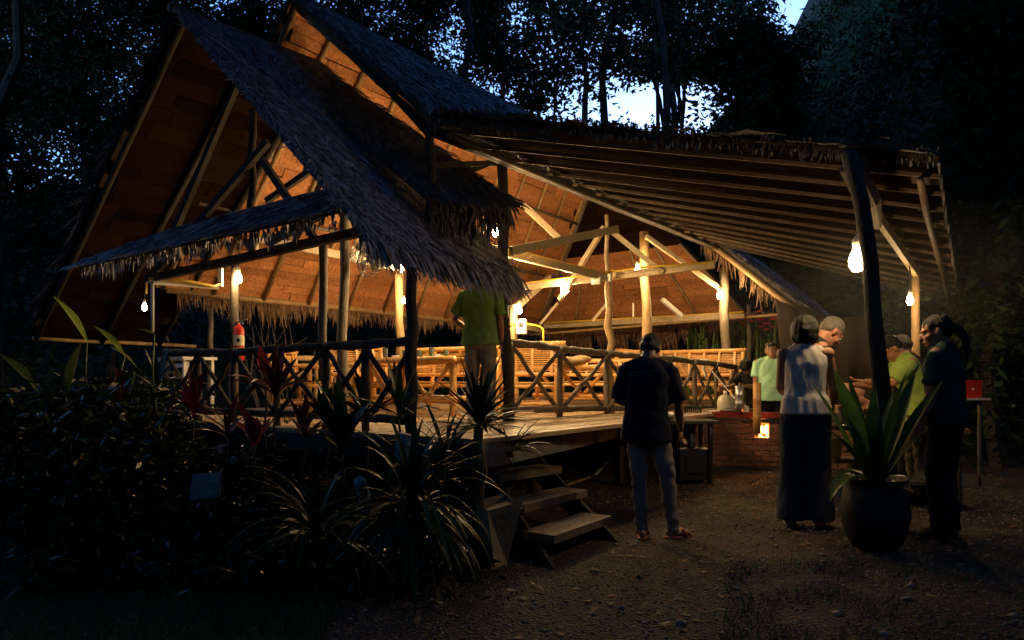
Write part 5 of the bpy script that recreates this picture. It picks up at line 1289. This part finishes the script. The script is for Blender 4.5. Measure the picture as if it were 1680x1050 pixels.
SHM = {}
def shoe_m(k):
    if not SHM: SHM['shoe'] = mat('dark_shoe', (.05, .04, .035), .6, .2, 6, .1); SHM['sandal'] = mat('red_sandal', (.30, .06, .04), .6, .2, 6, .1)
    return SHM.get(k, SHM['shoe'])
navy = cloth_m('navy_shirt', (.012, .014, .028)); grey_t = cloth_m('grey_trousers', (.24, .20, .165)); green = cloth_m('green_shirt', (.17, .31, .085)); khaki = cloth_m('khaki_trousers', (.24, .21, .165))
mint = cloth_m('mint_polo', (.46, .82, .52)); white_t = mat('white_blouse', (.56, .53, .47), .9, .18, 30, .35, 120, (1, 1, 2.2)); jeans = cloth_m('wide_jeans', (.045, .047, .055)); lime = cloth_m('lime_shirt', (.32, .46, .10))
teal = cloth_m('dark_teal_shirt', (.020, .045, .040)); blk = cloth_m('black_cloth', (.012, .012, .013))
nz_, nsh, nhc, nT = person('man in a navy polo shirt with small white lettering on the back, seen from behind', (1.10, 5.6, ground_z(1.1, 5.6)), -.22, 1.71, lean=(5, 2), head=(24, -22, 0),
  arms={1: dict(up=(.22, .12, -1), fo=(.10, .40, -1), curl=.7), -1: dict(up=(-.26, .15, -1), fo=(.45, .85, -.05), curl=.8)},
  feet={-1: (-.03, -.02, .0), 1: (.22, .05, -1.15)}, shirt=dict(m=navy, loose=.028, hem=.80, sleeve=.95, flare=.03), pants=dict(m=grey_t, legs=(.095, .066, .05), wr=.012), hair='crop', shoe='sandal', wide=1.0, sh_scale=1.02)
# lettering on the back of the navy shirt: small white marks lying on the cloth
so = [c for c in nz_.children if c.name.startswith('shirt')][0]
M['print'] = mat('shirt_print', (.45, .45, .60), .8, .1, 5, 0)
bpy.context.view_layer.update()
rr = random.Random(4); mk = MB()
def onback(x, z):
    ok, p, n, i = so.data.vertices and so.ray_cast(Vector((x, -.6, z)), Vector((0, 1, 0))); return (p, n) if ok else (None, None)
def glyph(x, z, h, kinds):
    p, n = onback(x, z)
    if p is None: return
    for kx, kz, wx, wz in kinds:
        q, n2 = onback(x+kx*h, z+kz*h)
        if q is not None: mk.box(q+n2*.001, (wx*h, .002, wz*h), Matrix.Rotation(.0, 3, 'X'))
shapes = [[(0, 0, .2, 1), (.25, .4, .5, .2), (.2, 0, .4, .18)], [(-.25, 0, .18, 1), (.25, 0, .18, 1), (0, .4, .5, .18)], [(0, .4, .6, .18), (0, -.4, .6, .18), (-.3, 0, .18, .8)], [(0, 0, .18, 1), (0, .45, .6, .16)], [(-.3, 0, .18, .9), (.3, 0, .18, .9), (0, -.4, .6, .18)], [(-.2, 0, .2, 1), (.15, .1, .4, .18), (.3, -.3, .18, .5)]]
for i in range(15): glyph(-.135+i*.0165, 1.352-.000*i+.02*i/15, .0125, rr.choice(shapes))
for i in range(8): glyph(-.125+i*.010, 1.328+.01*i/15, .007, rr.choice(shapes))
for i in range(5): glyph(.0+i*.013, 1.335+.01*i/15, .010, rr.choice(shapes))
mk.obj('shirt_lettering', M['print'], nz_)
person('woman in a white sleeveless blouse and wide jeans with a dark bob, seen from behind', (2.45, 5.70, ground_z(2.4, 5.7)), -.30, 1.78, skin_c=(.42, .21, .12), lean=(3, 0), head=(6, -10, 0),
  arms={1: dict(up=(.18, .15, -1), fo=(.1, .75, -.45), curl=.6), -1: dict(up=(-.06, .25, -1), fo=(.35, .8, -.3), curl=.6)}, shirt=dict(m=white_t, name='blouse', loose=.016, hem=.91, sleeve=0, flare=.035, collar=True, wr=.012, wf=(16, 16, 5)),
  pants=dict(m=jeans, legs=(.105, .098, .115), wr=.012, wf=(9, 9, 5)), hair='bob', shoe='shoe', wide=.92)
person('white haired man with glasses bending his head over the work table', (2.72, 6.35, ground_z(2.7, 6.3)), -1.72, 1.87, skin_c=(.46, .21, .13), lean=(12, 0), head=(34, 12, 0),
  arms={1: dict(up=(.05, .25, -1), fo=(-.1, .9, -.6), curl=.6), -1: dict(up=(-.05, .45, -1), fo=(.1, 1, -.4), curl=.6)}, shirt=dict(m=teal, loose=.022), pants=dict(m=blk), hair='crop', hairm=M['hair_grey'], face=True, glasses=True, shoe='shoe', neck_fwd=.03)
person('smiling man in a mint green polo shirt behind the brick counter', (3.84, 10.15, ground_z(3.8, 10.1)), 3.14-.18, 1.79, skin_c=(.42, .21, .125), lean=(2, -2), head=(-2, -12, 10),
  arms={1: dict(up=(.10, .1, -1), fo=(0, .5, -1)), -1: dict(up=(-.10, .1, -1), fo=(0, .5, -1))}, shirt=dict(m=mint, loose=.024, polo=True, hem=.86, sleeve=.72), pants=dict(m=blk), hair='crop', face=True, belly=.09, wide=1.1, shoe='shoe')
person('dark haired cook in a black shirt stooping behind the jug', (3.95, 11.0, ground_z(3.9, 11)), 2.15, 1.62, skin_c=(.38, .20, .12), lean=(22, 0), head=(35, 10, 0),
  arms={1: dict(up=(.25, .7, -.8), fo=(-.1, 1, -.1), curl=.7), -1: dict(up=(-.25, .7, -.8), fo=(.2, 1, .1), curl=.7)}, shirt=dict(m=blk), pants=dict(m=blk), hair='mop', face=True, shoe='shoe', voxel=.0085)
person('man in green polo shirt standing on the deck, head hidden by the thatch eave', (-.36, 7.75, DZ+.002), -.30, 1.76, skin_c=(.34, .16, .09), lean=(0, 0), head=(5, 0, 0),
  arms={1: dict(up=(.12, .04, -1), fo=(.02, .18, -1), curl=.6), -1: dict(up=(-.38, -.04, -1), fo=(.45, .75, -.55), curl=.6)}, shirt=dict(m=green, loose=.030, hem=.84, sleeve=.80, flare=.02), pants=dict(m=khaki, legs=(.102, .074, .062), wr=.014), hair='short', belly=.04, wide=1.10, shoe='shoe')
person('man in lime green shirt reaching over the work table behind the crooked post', (4.16, 6.95, ground_z(4.1, 6.9)), 1.42, 1.76, skin_c=(.44, .20, .11), lean=(20, 0), head=(28, 0, 0),
  arms={1: dict(up=(.15, .55, -.8), fo=(0, 1, .05), curl=.35, pn=(0, 0, -1)), -1: dict(up=(-.1, .75, -.85), fo=(.05, 1, .12), curl=.35, pn=(0, 0, -1))}, shirt=dict(m=lime, loose=.026, sleeve=.85), pants=dict(m=khaki, legs=(.10, .072, .062), wr=.014), hair='short', face=True, shoe='shoe')
person('dark haired person in black standing behind the man in lime green', (4.52, 7.75, ground_z(4.5, 7.7)), .35, 1.75, skin_c=(.40, .20, .12), lean=(6, 0), head=(22, -20, 0), shirt=dict(m=blk), pants=dict(m=blk), hair='mop', face=True, shoe='shoe', voxel=.0085)
person('tall woman with ponytail in dark teal shirt and black trousers, rightmost person', (3.32, 5.22, ground_z(3.3, 5.2)), .80, 1.74, skin_c=(.40, .19, .11), lean=(3, 0), head=(10, 18, 0),
  arms={1: dict(up=(.1, .05, -1), fo=(0, .2, -1)), -1: dict(up=(-.1, .1, -1), fo=(0, .3, -1))}, shirt=dict(m=teal, loose=.028, hem=.86), pants=dict(m=blk, legs=(.10, .082, .078)), hair='pony', face=True, shoe='shoe')
